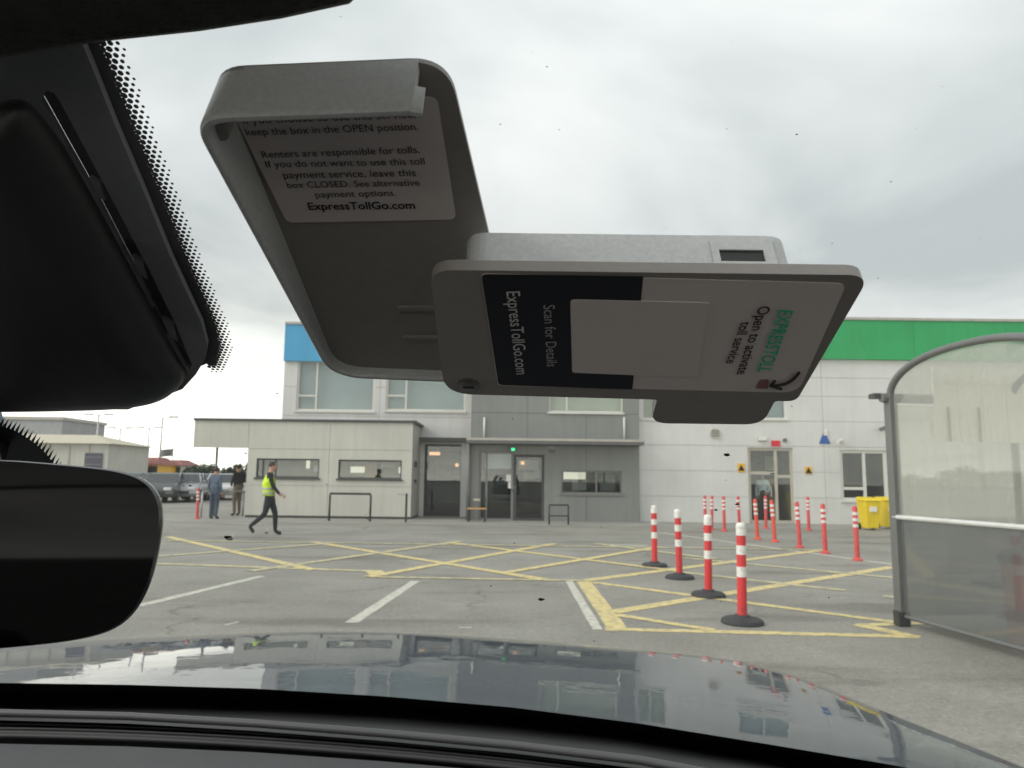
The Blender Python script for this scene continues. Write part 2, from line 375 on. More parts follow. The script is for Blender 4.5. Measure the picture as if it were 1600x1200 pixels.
def link(name, me, parent=None, smooth=False, bevel=0, seg=2):
    o = bpy.data.objects.new(name, me); COL.objects.link(o)
    if smooth:
        me.polygons.foreach_set('use_smooth', [True] * len(me.polygons))
        if smooth == 'auto':
            md = o.modifiers.new('edge', 'EDGE_SPLIT'); md.split_angle = R(38)
    if bevel:
        md = o.modifiers.new('bevel', 'BEVEL'); md.width = bevel; md.segments = seg; md.limit_method = 'ANGLE'; md.angle_limit = R(40)
        md.harden_normals = False
    if parent: attach(o, parent)
    return o
def attach(o, parent):
    o.parent = parent
    if parent.type == 'EMPTY': o.matrix_parent_inverse = Matrix.Translation(-parent.location)
def thing(name, label, cat, loc=(0, 0, 0), group=None):
    e = bpy.data.objects.new(name, None); COL.objects.link(e); e.location = loc; e.empty_display_size = 0.1
    return tag(e, label, cat, group)
def tag(o, label=None, cat=None, group=None, kind=None):
    if label: o['label'] = label
    if cat: o['category'] = cat
    if group: o['group'] = group
    if kind: o['kind'] = kind
    return o
def clone(o, loc, label=None, group=None, rz=0.0, parent=None):
    """copy of a thing built about the origin (its empty at the origin)"""
    c = o.copy(); COL.objects.link(c)
    if parent is None:
        c.location = loc; c.rotation_euler.z = rz
        if label: c['label'] = label
        if group: c['group'] = group
    else: c.parent = parent
    for ch in list(o.children): clone(ch, None, parent=c)
    return c
def plate(outer, holes, mp, n0, n1, mat, name, parent=None, bevel=0, smooth=False):
    """flat plate with real holes; outer/holes are 2-D loops, mp(u, v, n) -> place"""
    bm = bmesh.new()
    def loop(pts, n): return [bm.verts.new(mp(u, v, n)) for u, v in pts]
    sets = []
    for n in (n0, n1):
        ed = []; loops = []
        for L in [outer] + holes:
            vs = loop(L, n); loops.append(vs)
            for i in range(len(vs)): ed.append(bm.edges.new((vs[i], vs[(i + 1) % len(vs)])))
        bmesh.ops.triangle_fill(bm, use_beauty=True, edges=ed)
        sets.append(loops)
    for a, b in zip(*sets):
        for i in range(len(a)): bm.faces.new((a[i], a[(i + 1) % len(a)], b[(i + 1) % len(a)], b[i]))
    bmesh.ops.recalc_face_normals(bm, faces=bm.faces)
    me = bpy.data.meshes.new(name); bm.to_mesh(me); bm.free(); me.materials.append(mat)
    return link(name, me, parent, smooth, bevel)
def rounded(pts, rad, seg=6):
    """round the corners of a 2-D polygon; rad: one number or one per corner"""
    out = []; n = len(pts)
    for i in range(n):
        r = rad[i] if isinstance(rad, (list, tuple)) else rad
        p, a, b = Vector(pts[i]), Vector(pts[i - 1]), Vector(pts[(i + 1) % n])
        if r <= 0: out.append(tuple(p)); continue
        da, db = (a - p).normalized(), (b - p).normalized()
        ang = math.acos(max(-1, min(1, da.dot(db)))); d = min(r / math.tan(ang / 2), (a - p).length * 0.49, (b - p).length * 0.49)
        q0, q1 = p + da * d, p + db * d
        for k in range(seg + 1):
            t = k / seg; out.append(tuple(q0 * (1 - t) ** 2 + p * 2 * t * (1 - t) + q1 * t * t))
    return out
def text_mesh(body, size, bold=0.0, shear=0.0, align='LEFT', ext=0.00006, space=1.0):
    cu = bpy.data.curves.new('lettering', 'FONT'); cu.body = body; cu.size = size; cu.align_x = align
    cu.offset = bold * size; cu.shear = shear; cu.extrude = ext; cu.space_character = space; cu.resolution_u = 3
    o = bpy.data.objects.new('lettering_tmp', cu); COL.objects.link(o)
    dg = bpy.context.evaluated_depsgraph_get()
    me = bpy.data.meshes.new_from_object(o.evaluated_get(dg))
    bpy.data.objects.remove(o); bpy.data.curves.remove(cu)
    me.name = 'lettering'
    return me

# ================================================================== SETTING
g = MB(); g.add([(-600, -300, 0), (600, -300, 0), (600, 900, 0), (-600, 900, 0)], [(0, 1, 2, 3)])
gnd = tag(g.build('ground', M['asphalt']), kind='structure')
pv = MB(); pv.box(-11.2, 30, 22.6, 27.3, -0.05, 0.006)
pave = tag(pv.build('pavement', M['paving']), kind='structure')
def line(a, b, w, mat, name, z=0.004, sub=8):
    a, b = ground(*a), ground(*b); d = (b - a).normalized(); s = Vector((-d.y, d.x, 0)) * w / 2
    m = MB(); vs = []; 
    for i in range(sub + 1):
        p = a.lerp(b, i / sub)
        j = s * random.uniform(0.92, 1.08)
        vs += [p - j + Vector((0, 0, z)), p + j + Vector((0, 0, z))]
    m.add(vs, [(2 * i, 2 * i + 2, 2 * i + 3, 2 * i + 1) for i in range(sub)])
    return m.build(name, M[mat], gnd)
YL = [ # near-right hatched box
    ((911, 907), (966, 984), .15, 'yellow'), ((945, 983), (1432, 995), .11, 'yellow'), ((1340, 976), (1432, 996), .13, 'yellow'), ((1342, 977), (1445, 974), .10, 'yellow'),
    ((955, 957), (1396, 886), .12, 'yellow'), ((925, 910), (1410, 974), .11, 'yellow'), ((918, 907), (1290, 859), .12, 'yellow'),
    ((1045, 892), (1320, 923), .10, 'yellow_pale'), ((962, 961), (1115, 985), .10, 'yellow'), ((1070, 872), (1396, 903), .10, 'yellow_pale'), ((1380, 932), (1440, 937), .10, 'yellow_pale'),
    # left hatched box
    ((244, 881), (590, 893), .11, 'yellow_pale'), ((583, 892), (593, 900), .15, 'yellow'), ((590, 902), (920, 908), .10, 'yellow_pale'),
    ((262, 839), (490, 891), .12, 'yellow'), ((488, 847), (850, 906), .12, 'yellow'), ((575, 902), (865, 850), .12, 'yellow'), ((245, 870), (520, 849), .11, 'yellow_pale'),
    ((390, 893), (720, 846), .11, 'yellow_pale'), ((700, 848), (1060, 893), .11, 'yellow'), ((780, 897), (1030, 855), .11, 'yellow'), ((930, 850), (1120, 874), .11, 'yellow_pale'),
    ((262, 845), (1290, 860), .10, 'yellow_pale')]
for k, (a, b, w, c) in enumerate(YL): line(a, b, w * (1.35 if min(a[1], b[1]) > 900 else 1.65), c, 'yellow_line', 0.0026 + 0.00035 * k)
for k, (a, b, w) in enumerate([((889, 908), (934, 984), .085), ((410, 900), (215, 947), .11), ((649, 908), (549, 973), .11), ((1031, 832), (1396, 882), .10),
                               ((950, 851), (1010, 853), .12), ((262, 815), (420, 820), .10)]):
    line(a, b, w * 1.15, 'whiteline', 'white_line', 0.0018 if b[1] > 825 else 0.009)
# small litter marks on the tarmac
for a, b in (((716, 981), (736, 981)), ((352, 977), (372, 972))):
    line(a, b, .04, 'whiteline', 'paint_splash', 0.003, 2)

# ================================================================== BUILDINGS
def wall_rows(parent, Y, x0, x1, zs, opens, joints, mat, name='cladding_panel', th=0.06, gap=0.010):
    """rows of real panels with recessed joints, cut round the openings (x0, x1, z0, z1)"""
    cnt = 0
    for za, zb in zip(zs[:-1], zs[1:]):
        cuts = sorted({x0, x1, *[j for j in joints if x0 < j < x1], *[o[0] for o in opens if o[2] < zb and o[3] > za], *[o[1] for o in opens if o[2] < zb and o[3] > za]})
        cuts = [c for c in cuts if x0 <= c <= x1]
        for xa, xb in zip(cuts[:-1], cuts[1:]):
            mid = (xa + xb) / 2
            ga = gap / 2 if xa in joints or xa == x0 else 0.0
            gb = gap / 2 if xb in joints or xb == x1 else 0.0
            spans = [(za + gap / 2, zb - gap / 2)]
            for o in opens:
                if o[0] <= mid <= o[1]:
                    nxt = []
                    for s0, s1 in spans:
                        if o[3] <= s0 or o[2] >= s1: nxt.append((s0, s1)); continue
                        if o[2] > s0: nxt.append((s0, o[2]))
                        if o[3] < s1: nxt.append((o[3], s1))
                    spans = nxt
            for s0, s1 in spans:
                if s1 - s0 < 0.02 or xb - xa < 0.02: continue
                d = random.uniform(-0.002, 0.002)
                MB().box(xa + ga, xb - gb, Y + d, Y + th, s0, s1).build(name, mat, parent); cnt += 1
def backing(parent, Y, x0, x1, z0, z1, opens, mat, th=0.14):
    rc = lambda o: [(o[0], o[2]), (o[1], o[2]), (o[1], o[3]), (o[0], o[3])]
    hs = [rc((o[0], o[1], max(o[2], z0 + 0.004), min(o[3], z1 - 0.004))) for o in opens]
    plate([(x0, z0), (x1, z0), (x1, z1), (x0, z1)], hs, lambda u, v, n: (u, n, v), Y, Y + th, mat, 'wall', parent)
def window(parent, o, Y, vx=(), hz=(), fm='frame_white', fw=0.05, back=None, bm='room', depth=2.0, name='window', pane='pane', sill=True, lamps=()):
    """frame (part) > panes (sub-parts); behind it a blind or a shallow room"""
    x0, x1, z0, z1 = o
    m = MB(); d0, d1 = Y + 0.05, Y + 0.11
    m.box(x0, x0 + fw, d0, d1, z0, z1); m.box(x1 - fw, x1, d0, d1, z0, z1)
    m.box(x0 + fw, x1 - fw, d0, d1, z0, z0 + fw); m.box(x0 + fw, x1 - fw, d0, d1, z1 - fw, z1)
    xs = [x0 + fw] + [x0 + (x1 - x0) * t for t in vx] + [x1 - fw]
    for x in xs[1:-1]: m.box(x - fw / 2, x + fw / 2, d0 - 0.004, d1, z0 + fw, z1 - fw)
    cells = []
    for i, (xa, xb) in enumerate(zip(xs[:-1], xs[1:])):
        a = xa + (fw / 2 if i else 0); b = xb - (fw / 2 if i < len(xs) - 2 else 0)
        hs = [t for (ci, t) in hz if ci in (i, -1)]
        zz = [z0 + fw] + [z0 + (z1 - z0) * t for t in hs] + [z1 - fw]
        for q in zz[1:-1]: m.box(a, b, d0, d1, q - fw / 2, q + fw / 2)
        for j, (za, zb) in enumerate(zip(zz[:-1], zz[1:])):
            cells.append((a, b, za + (fw / 2 if j else 0), zb - (fw / 2 if j < len(zz) - 2 else 0)))
    if sill: m.box(x0 - 0.05, x1 + 0.05, Y - 0.05, Y + 0.05, z0 - 0.06, z0 - 0.002)
    f = m.build(name, M[fm], parent)
    for a, b, za, zb in cells:
        MB().box(a, b, Y + 0.076, Y + 0.084, za, zb).build('pane', M[pane], f)
    if back == 'blind':
        MB().box(x0 + 0.02, x1 - 0.02, Y + 0.20, Y + 0.22, z0 + 0.02, z1 - 0.02).build('blind', M[bm], f)
    elif back == 'room':
        r = MB(); a, b, c, e = x0 - 0.06, x1 + 0.06, max(z0 - 0.3, 0.02), z1 + 0.1; y0, y1 = Y + 0.202, Y + depth
        vs = [(x, y, z) for x in (a, b) for y in (y0, y1) for z in (c, e)]
        r.add(vs, [(2, 3, 7, 6), (0, 1, 3, 2), (4, 6, 7, 5), (0, 2, 6, 4), (1, 5, 7, 3)])
        r.build('room', M[bm], f)
        for (px, pz, w, h, mt, dd) in lamps:
            cx, cz = x0 + (x1 - x0) * px, z0 + (z1 - z0) * pz
            MB().box(cx - w / 2, cx + w / 2, Y + dd, Y + dd + 0.06, cz - h / 2, cz + h / 2).build('lamp' if mt.startswith('lamp') else 'fitting', M[mt], f)
    return f
def rect(p0, p1, Y):
    a, b = aty(p0[0], p0[1], Y), aty(p1[0], p1[1], Y)
    return (min(a.x, b.x), max(a.x, b.x), max(0.0, min(a.z, b.z)), max(a.z, b.z))

YR, YG, YLf, YK = 25.3, 25.0, 27.2, 25.0
ROOF = 7.1; BAND = 5.65
xg0, xg1 = aty(735, 760, YG).x, aty(999, 760, YG).x
xw0 = aty(441, 640, YLf).x
mainb = thing('terminal_building', 'long white two-storey building with green and blue roof band behind the car park', 'building', (5, YR, 0))
# --- right white wing
door_o = rect((1168, 699), (1243, 822), YR); door_o = (door_o[0], door_o[1], 0.0, door_o[3])
win_r = rect((1312, 703), (1389, 783), YR)
up_a = rect((1003, 598), (1046, 655), YR); up_b = rect((1150, 598), (1229, 655), YR)
opens = [door_o, win_r, up_a, up_b]
backing(mainb, YR + 0.061, xg1, 30, 0, BAND, opens, M['joint'])
wall_rows(mainb, YR, xg1, 30, [0.0, 0.87, 1.74, 2.61, 3.48, 4.35, 5.0, BAND], opens, [xg1 + k * 6.4 for k in range(1, 5)], M['clad_white'])
window(mainb, up_a, YR, vx=(.45,), back='blind', bm='blind_warm')
window(mainb, up_b, YR, vx=(.5,), back='blind', bm='blind')
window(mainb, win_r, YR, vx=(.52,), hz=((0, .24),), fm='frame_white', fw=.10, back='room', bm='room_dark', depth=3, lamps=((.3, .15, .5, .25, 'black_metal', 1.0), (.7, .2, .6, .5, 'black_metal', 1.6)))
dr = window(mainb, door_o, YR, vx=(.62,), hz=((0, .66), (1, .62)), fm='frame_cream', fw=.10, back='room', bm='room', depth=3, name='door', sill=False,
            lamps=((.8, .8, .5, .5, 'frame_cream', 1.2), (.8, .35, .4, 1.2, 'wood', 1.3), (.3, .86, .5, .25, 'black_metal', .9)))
MB().box(door_o[0] + .62 * (door_o[1] - door_o[0]) - .22, door_o[0] + .62 * (door_o[1] - door_o[0]) - .18, YR - .02, YR + .05, .9, 1.25).build('handle', M['galv'], dr)
# --- grey entrance block
gd = rect((749, 704), (801, 813), YG); gd = (gd[0], gd[1], 0.0, gd[3])
gl = rect((803, 710), (850, 813), YG); gl = (gl[0], gl[1], 0.0, gl[3])
gw = rect((877, 735), (972, 772), YG); gu = rect((858, 605), (973, 645), YG)
opens = [gd, gl, gw, gu]
zc = aty(870, 691, YG).z
backing(mainb, YG + 0.061, xg0, xg1, 0, BAND, opens, M['grey_trim'])
wall_rows(mainb, YG, xg0, xg1, [0.0, zc - .12, aty(870, 646, YG).z, BAND], opens, [xg0 + 1.9, xg0 + 3.9], M['grey_clad'])
MB().box(xg0 - .02, xg0 + .02, YG + .06, YLf, 0, BAND).build('side_wall', M['grey_clad'], mainb)
MB().box(xg1 - .0, xg1 + .02, YG + .07, YR + .1, 0, BAND).build('side_wall', M['grey_clad'], mainb)
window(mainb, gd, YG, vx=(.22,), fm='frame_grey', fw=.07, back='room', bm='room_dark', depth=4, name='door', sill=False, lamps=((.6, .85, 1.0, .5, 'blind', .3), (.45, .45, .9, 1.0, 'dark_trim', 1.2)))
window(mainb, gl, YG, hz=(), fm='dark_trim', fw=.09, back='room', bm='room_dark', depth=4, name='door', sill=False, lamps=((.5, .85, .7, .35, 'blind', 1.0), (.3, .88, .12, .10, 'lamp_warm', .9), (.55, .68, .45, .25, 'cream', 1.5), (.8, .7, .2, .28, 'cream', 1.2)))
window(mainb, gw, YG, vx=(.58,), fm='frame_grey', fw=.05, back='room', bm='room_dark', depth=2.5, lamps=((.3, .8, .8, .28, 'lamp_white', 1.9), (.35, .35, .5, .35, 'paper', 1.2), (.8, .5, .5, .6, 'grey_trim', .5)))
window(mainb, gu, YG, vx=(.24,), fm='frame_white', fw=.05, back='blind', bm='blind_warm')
can = MB().box(xg0 - .1, xg1 + .05, YG - .75, YG - .003, zc - .10, zc + .06).build('canopy', M['grey_trim'], mainb, bevel=.015)
MB().box(xg0 - .12, xg1 + .07, YG - .78, YG - .753, zc + .0, zc + .08).build('gutter', M['cap'], can)
for px in (757, 975):
    a, b = aty(px, 652, YG), aty(px, 689, YG)
    MB().tube([(a.x, YG - .04, a.z), (a.x, YG - .04, b.z)], .035, 8).build('downpipe', M['frame_white'], mainb, smooth=True)
MB().tube([(xg0 - .06, YG - .1, 0.01), (xg0 - .06, YG - .1, zc - .1)], .07, 10).build('downpipe', M['grey_trim'], mainb, smooth=True)
# --- left white wing, upper floor over a glazed lobby
w1 = rect((466, 563), (584, 643), YLf); w2 = rect((605, 563), (727, 643), YLf)
zl = aty(690, 689, YLf).z
lob = rect((664, 694), (721, 807), YLf); lob = (lob[0], lob[1], 0.0, lob[3])
opens = [w1, w2, lob]
backing(mainb, YLf + 0.061, xw0, xg0, 0, BAND, opens, M['joint'])
wall_rows(mainb, YLf, xw0, xg0, [0.0, 1.5, zl, aty(500, 650, YLf).z, 4.7, BAND], opens, [(w1[1] + w2[0]) / 2], M['clad_white2'])
for w in (w1, w2):
    window(mainb, w, YLf, vx=(.25,), hz=((0, .3),), fm='frame_white', fw=.07, back='blind', bm='blind')
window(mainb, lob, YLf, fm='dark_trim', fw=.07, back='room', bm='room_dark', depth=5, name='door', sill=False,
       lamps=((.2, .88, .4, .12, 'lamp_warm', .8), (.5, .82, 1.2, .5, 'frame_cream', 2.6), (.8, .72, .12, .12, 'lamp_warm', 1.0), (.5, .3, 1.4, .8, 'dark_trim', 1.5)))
MB().box(aty(660, 690, YLf).x - 1.2, xg0 - .12, YLf - .5, YLf - .003, zl - .05, zl + .10).build('lintel', M['dark_trim'], mainb)
c0, c1 = aty(720, 750, YLf - .1).x, aty(733, 750, YLf - .1).x
MB().box(c0, c1, YLf - .2, YLf - .004, 0, zl - .052).build('column', M['clad_white2'], mainb)
# roof band: one fascia panel after another
def band(x0, x1, Y, mat, n):
    for k in range(n):
        a, b = x0 + (x1 - x0) * k / n, x0 + (x1 - x0) * (k + 1) / n
        MB().box(a + .004, b - .004, Y - .10, Y + .05, BAND, ROOF - .06).build('fascia_panel', mat, mainb)
    MB().box(x0, x1, Y - .14, Y + .25, ROOF - .06, ROOF + .03).build('parapet_cap', M['cap'], mainb)
band(xw0 - .02, xg0 - .25, YLf, M['blue'], 3)
band(xg0 - .24, xg1 - .01, YG - .02, M['green'], 2)
band(xg1, 30, YR - .02, M['green'], 8)
MB().box(xw0 + .02, 30, YLf + 5.6, YLf + 16, 0.0, ROOF - .15).build('rear_volume', M['clad_white2'], mainb)
MB().box(xw0 + .02, xw0 + .06, YLf + .21, YLf + 16, 0, ROOF - .1).build('end_wall', M['clad_white2'], mainb)
# --- kiosk
zk = aty(480, 658, YK).z; zf = aty(480, 702, YK).z
kx0, kx1, ko = aty(384, 760, YK).x, aty(643, 760, YK).x, aty(302, 680, YK).x
kiosk = thing('kiosk', 'low cream flat-roofed kiosk with two strip windows in front of the white building', 'kiosk', (-6, YK + 1, 0))
k1 = rect((401, 716), (498, 747), YK); k2 = rect((529, 718), (627, 749), YK)
opens = [k1, k2]
backing(kiosk, YK + 0.061, kx0, kx1, 0.06, zk - .1, opens, M['joint'])
wall_rows(kiosk, YK, kx0, kx1, [0.08, aty(480, 759, YK).z, zf, zk - .02], opens, [(k1[1] + k2[0]) / 2], M['cream'])
MB().box(kx1 - .06, kx1, YK + .2, YLf - .01, .08, zk - .03).build('side_wall', M['cream'], kiosk)
MB().box(kx0, kx0 + .06, YK + .2, YLf + .5, .08, zk - .03).build('side_wall', M['cream'], kiosk)
MB().box(kx0 + .02, kx1 - .02, YK + .03, YLf, 0, .085).build('plinth', M['dark_trim'], kiosk)
rf = MB().box(ko, kx1 + .10, YK - .06, YLf - .02, zk - .021, zk + .06).build('roof', M['dark_trim'], kiosk)
MB().box(ko + .02, kx0 - .008, YK + .0, YK + .10, zf + .02, zk - .024).build('overhang_fascia', M['cream'], kiosk)
MB().box(ko + .02, kx0 - .02, YK + .11, YLf - .1, zf + .1, zk - .03).build('overhang_soffit', M['cream'], kiosk)
MB().tube([(aty(337, 740, YK + .6).x, YK + .6, 0), (aty(337, 740, YK + .6).x, YK + .6, zf + .2)], .04, 10).build('post', M['grey_trim'], kiosk, smooth=True)
window(kiosk, k1, YK, vx=(.1, .3), fm='dark_trim', fw=.05, back='room', bm='room', depth=2.0, lamps=((.65, .75, .12, .3, 'lamp_white', 1.3), (.9, .5, .25, .2, 'cream', .6), (.2, .5, .14, .6, 'frame_cream', .4)))
window(kiosk, k2, YK, vx=(), fm='dark_trim', fw=.05, back='room', bm='room', depth=2.0, lamps=((.16, .5, .5, .22, 'lamp_white', 1.5), (.92, .5, .3, .22, 'lamp_white', 1.5), (.42, .4, .4, .6, 'wood', 1.0), (.68, .75, .5, .15, 'frame_cream', 1.2)))
MB().box(kx1 + .002, kx1 + .08, YK + .5, YK + .7, 1.75, 1.95).box(kx1 + .002, kx1 + .07, YK + .55, YK + .75, 1.2, 1.32).build('wall_box', M['dark_trim'], kiosk)

# --- fittings fixed to the walls
def disc_sign(px, py, r, name, label, cat, mat, Y=YR):
    c = aty(px, py, Y); m = MB(); n = 20
    ang = [2 * math.pi * k / n for k in range(n)]
    m.prism([(c.x + r * math.cos(t), Y - .06, c.z + r * math.sin(t)) for t in ang], [(c.x + r * math.cos(t), Y - .004, c.z + r * math.sin(t)) for t in ang])
    return tag(m.build(name, M[mat]), label, cat)
o = disc_sign(1117, 677, .17, 'wall_vent', 'round tan vent cover high on the white wall left of the door', 'vent', 'frame_cream')
c = aty(1117, 677, YR)
for k in (-1, 0, 1): MB().box(c.x - .12, c.x + .12, YR - .075, YR - .061, c.z + k * .08 - .015, c.z + k * .08 + .015).build('slat', M['grey_trim'], o)
disc_sign(1226, 688, .07, 'wall_sensor', 'small dark round sensor above the doorway, right of the red sign', 'sensor', 'grey_trim')
def flat_sign(px, py, w, h, name, label, cat, mat, mark=None, Y=YR):
    c = aty(px, py, Y); s = MB().box(c.x - w / 2, c.x + w / 2, Y - .025, Y - .005, c.z - h / 2, c.z + h / 2).build(name, M[mat])
    tag(s, label, cat)
    if mark: mark(s, c, Y - .028)
    return s
def tri_mark(s, c, y):
    MB().prism([(c.x - .11, y - .003, c.z - .10), (c.x + .11, y - .003, c.z - .10), (c.x, y - .003, c.z + .11)], [(c.x - .11, y + .002, c.z - .10), (c.x + .11, y + .002, c.z - .10), (c.x, y + .002, c.z + .11)]).build('triangle_mark', M['ink'], s)
def bar_mark(s, c, y):
    MB().box(c.x - .13, c.x + .13, y - .003, y + .002, c.z - .03, c.z + .03).build('white_bar', M['reflective'], s)
flat_sign(1212, 693, .30, .20, 'exit_sign', 'small red rectangular sign above the doorway in the white wall', 'sign', 'sign_red')
flat_sign(1158, 731, .24, .30, 'warning_sign', 'orange warning sign on the white wall left of the doorway', 'sign', 'sign_yellow', tri_mark)
flat_sign(1263, 735, .24, .24, 'warning_sign', 'orange warning sign on the white wall right of the doorway', 'sign', 'sign_yellow', tri_mark)
c = aty(1288, 685, YR)
b = tag(MB().prism([(c.x - .19, YR - .03, c.z - .18), (c.x + .19, YR - .03, c.z - .18), (c.x + .05, YR - .03, c.z + .16), (c.x - .05, YR - .03, c.z + .16)],
                   [(c.x - .19, YR - .005, c.z - .18), (c.x + .19, YR - .005, c.z - .18), (c.x + .05, YR - .005, c.z + .16), (c.x - .05, YR - .005, c.z + .16)]).build('triangle_sign', M['sign_blue']), 'blue triangular sign on the white wall above the yellow bins', 'sign')
MB().box(c.x - .03, c.x + .10, YR - .05, YR - .032, c.z + .10, c.z + .32).build('white_tab', M['reflective'], b)
c = aty(1191, 686, YR)
l = thing('bulkhead_lamp', 'white bulkhead lamp on the wall above the doorway', 'lamp', (c.x, YR, c.z))
MB().box(c.x - .16, c.x + .16, YR - .03, YR - .004, c.z - .07, c.z + .07).build('back_plate', M['galv'], l)
MB().box(c.x - .15, c.x + .15, YR - .10, YR - .031, c.z - .06, c.z + .06).build('lens', M['reflective'], l, bevel=.02)
def wall_cam(px, py, name, label, mat):
    c = aty(px, py, YR); l = thing(name, label, 'camera', (c.x, YR, c.z))
    MB().box(c.x + .05, c.x + .13, YR - .08, YR - .004, c.z - .04, c.z + .04).build('bracket', M[mat], l)
    MB().tube([(c.x + .1, YR - .12, c.z + .05), (c.x - .15, YR - .34, c.z - .05)], [.05, .06], 10).build('body', M[mat], l, smooth='auto')
wall_cam(1375, 670, 'security_camera', 'dark security camera on the white wall above the lower window', 'grey_trim')
wall_cam(1309, 690, 'security_camera', 'small white security camera right of the blue triangle sign', 'frame_white')
c = aty(800, 702, YG - .2)
e = tag(MB().box(c.x - .16, c.x + .1, YG - .12, YG - .006, c.z - .06, c.z + .06).build('exit_lamp', M['grey_trim']), 'lit green exit lamp above the glass door of the grey entrance', 'lamp')
MB().box(c.x - .02, c.x + .09, YG - .124, YG - .1205, c.z - .045, c.z + .045).build('lit_face', M['exit_green'], e)
for px, py, lb in ((795, 747, 'white notice stuck on the glass beside the entrance door, upper'), (798, 758, 'pale notice stuck low on the glass beside the entrance door')):
    c = aty(px, py, YG); tag(MB().box(c.x - .09, c.x + .09, YG + .068, YG + .074, c.z - .11, c.z + .11).build('notice', M['paper']), lb, 'notice')

# ================================================================== STREET FURNITURE
def hoop(p0, p1, ytop, name, label, mat='black_metal', r=.03, mid=False, group=None):
    a, b = ground(*p0), ground(*p1)
    zt = aty(p0[0], ytop, a.y).z
    t = thing(name, label, 'barrier', (a + b) / 2, group)
    for p in (a, b): MB().tube([p, p + Vector((0, 0, zt - r))], r, 8).build('post', M[mat], t, smooth=True)
    MB().tube([a + Vector((0, 0, zt)), b + Vector((0, 0, zt))], r, 8).build('top_rail', M[mat], t, smooth='auto')
    if mid: MB().tube([a + Vector((0, 0, zt * .45)), b + Vector((0, 0, zt * .45))], r * .8, 8).build('middle_rail', M[mat], t, smooth='auto')
    return t
hoop((514, 814), (578, 815), 771, 'hoop_barrier', 'black metal hoop barrier in front of the kiosk', r=.035)
p = ground(634, 816); q = aty(634, 771, p.y)
bl = thing('rail_post', 'lone thin black post at the right corner of the kiosk', 'post', p)
MB().tube([p, (p.x, p.y, q.z)], .035, 8).build('pole', M['black_metal'], bl, smooth='auto')
MB().tube([(p.x, p.y, q.z - .03), (p.x - .28, p.y, q.z - .03)], .02, 8).build('arm', M['galv'], bl, smooth='auto')
hoop((858, 820), (888, 820), 789, 'hoop_barrier', 'small black hoop barrier in front of the grey wall', r=.025, mid=True)
hoop((314, 809), (379, 806), 768, 'hoop_barrier', 'grey rail where two people stand left of the kiosk', 'galv', r=.03)
# bench with warm wooden seat
a, b = ground(730, 815), ground(760, 815)
bn = thing('bench', 'small bench with orange wooden slats beside the glass entrance', 'bench', (a + b) / 2)
for k in range(3): MB().box(a.x, b.x, a.y - .25 + k * .16, a.y - .12 + k * .16, .40, .44).build('seat_slat', M['wood'], bn, bevel=.006)
MB().box(a.x + .18, b.x - .22, a.y + .24, a.y + .27, .66, .73).build('back_slat', M['frame_cream'], bn, bevel=.006)
for x in (a.x + .05, b.x - .05):
    MB().tube([(x, a.y - .22, 0), (x, a.y - .22, .40)], .025, 8).build('leg', M['black_metal'], bn)
    MB().tube([(x, a.y + .2, 0), (x, a.y + .2, .40), (x, a.y + .27, .76)], .025, 8).build('leg', M['black_metal'], bn)
# near bollards on rubber feet
def make_bollard():
    t = thing('bollard', 'x', 'bollard', (0, 0, 0))
    MB().lathe([(.205, 0), (.21, .012), (.20, .04), (.17, .055), (.09, .062), (.07, .085), (.0, .086)], 28).build('base', M['rubber'], t, smooth='auto')
    H = .99
    MB().lathe([(.047, .06), (.047, .50), (.046, .80), (.0, .801)], 18).build('post', M['red_plastic'], t, smooth='auto')
    for z0, z1 in ((.455, .555), (.675, .765)):
        MB().lathe([(.0495, z0), (.0495, z1)], 18).build('reflective_band', M['reflective'], t, smooth='auto')
    MB().lathe([(.051, .865), (.051, .95), (.047, .975), (.035, .99), (.0, .993)], 18).build('cap', M['reflective'], t, smooth='auto')
    MB().lathe([(.047, .79), (.047, .866)], 18).build('collar', M['red_plastic'], t, smooth='auto')
    return t
bol = make_bollard()
for i, (px, py, lb) in enumerate([(1160, 974, 'nearest and largest red and white bollard on a round black foot'), (1107, 932, 'second nearest of the red and white bollards on black feet'),
                                  (1062, 904, 'third nearest of the red and white bollards on black feet'), (1023, 885, 'farthest of the four red and white bollards on black feet')]):
    p = ground(px, py)
    if i == 0: bol.location = p; bol['label'] = lb; bol['group'] = 'red and white bollards on black feet'; o = bol
    else: o = clone(bol, p, lb, 'red and white bollards on black feet', rz=i * 1.3)
    o.rotation_euler.x = (0, .012, -.008, .01)[i]; o.rotation_euler.y = (.012, -.008, .014, -.01)[i]
def make_post(mat):
    t = thing('delineator_post', 'x', 'post', (0, 0, 0))
    MB().lathe([(.09, 0), (.09, .025), (.06, .05), (.045, .06), (.045, .95), (.03, .98), (0, .982)], 14).build('post', M[mat], t, smooth='auto')
    for z in (.60, .71, .82): MB().lathe([(.0475, z), (.0475, z + .055)], 14).build('reflective_band', M['reflective'], t, smooth='auto')
    return t
pr, po = make_post('red_faded'), make_post('orange_plastic')
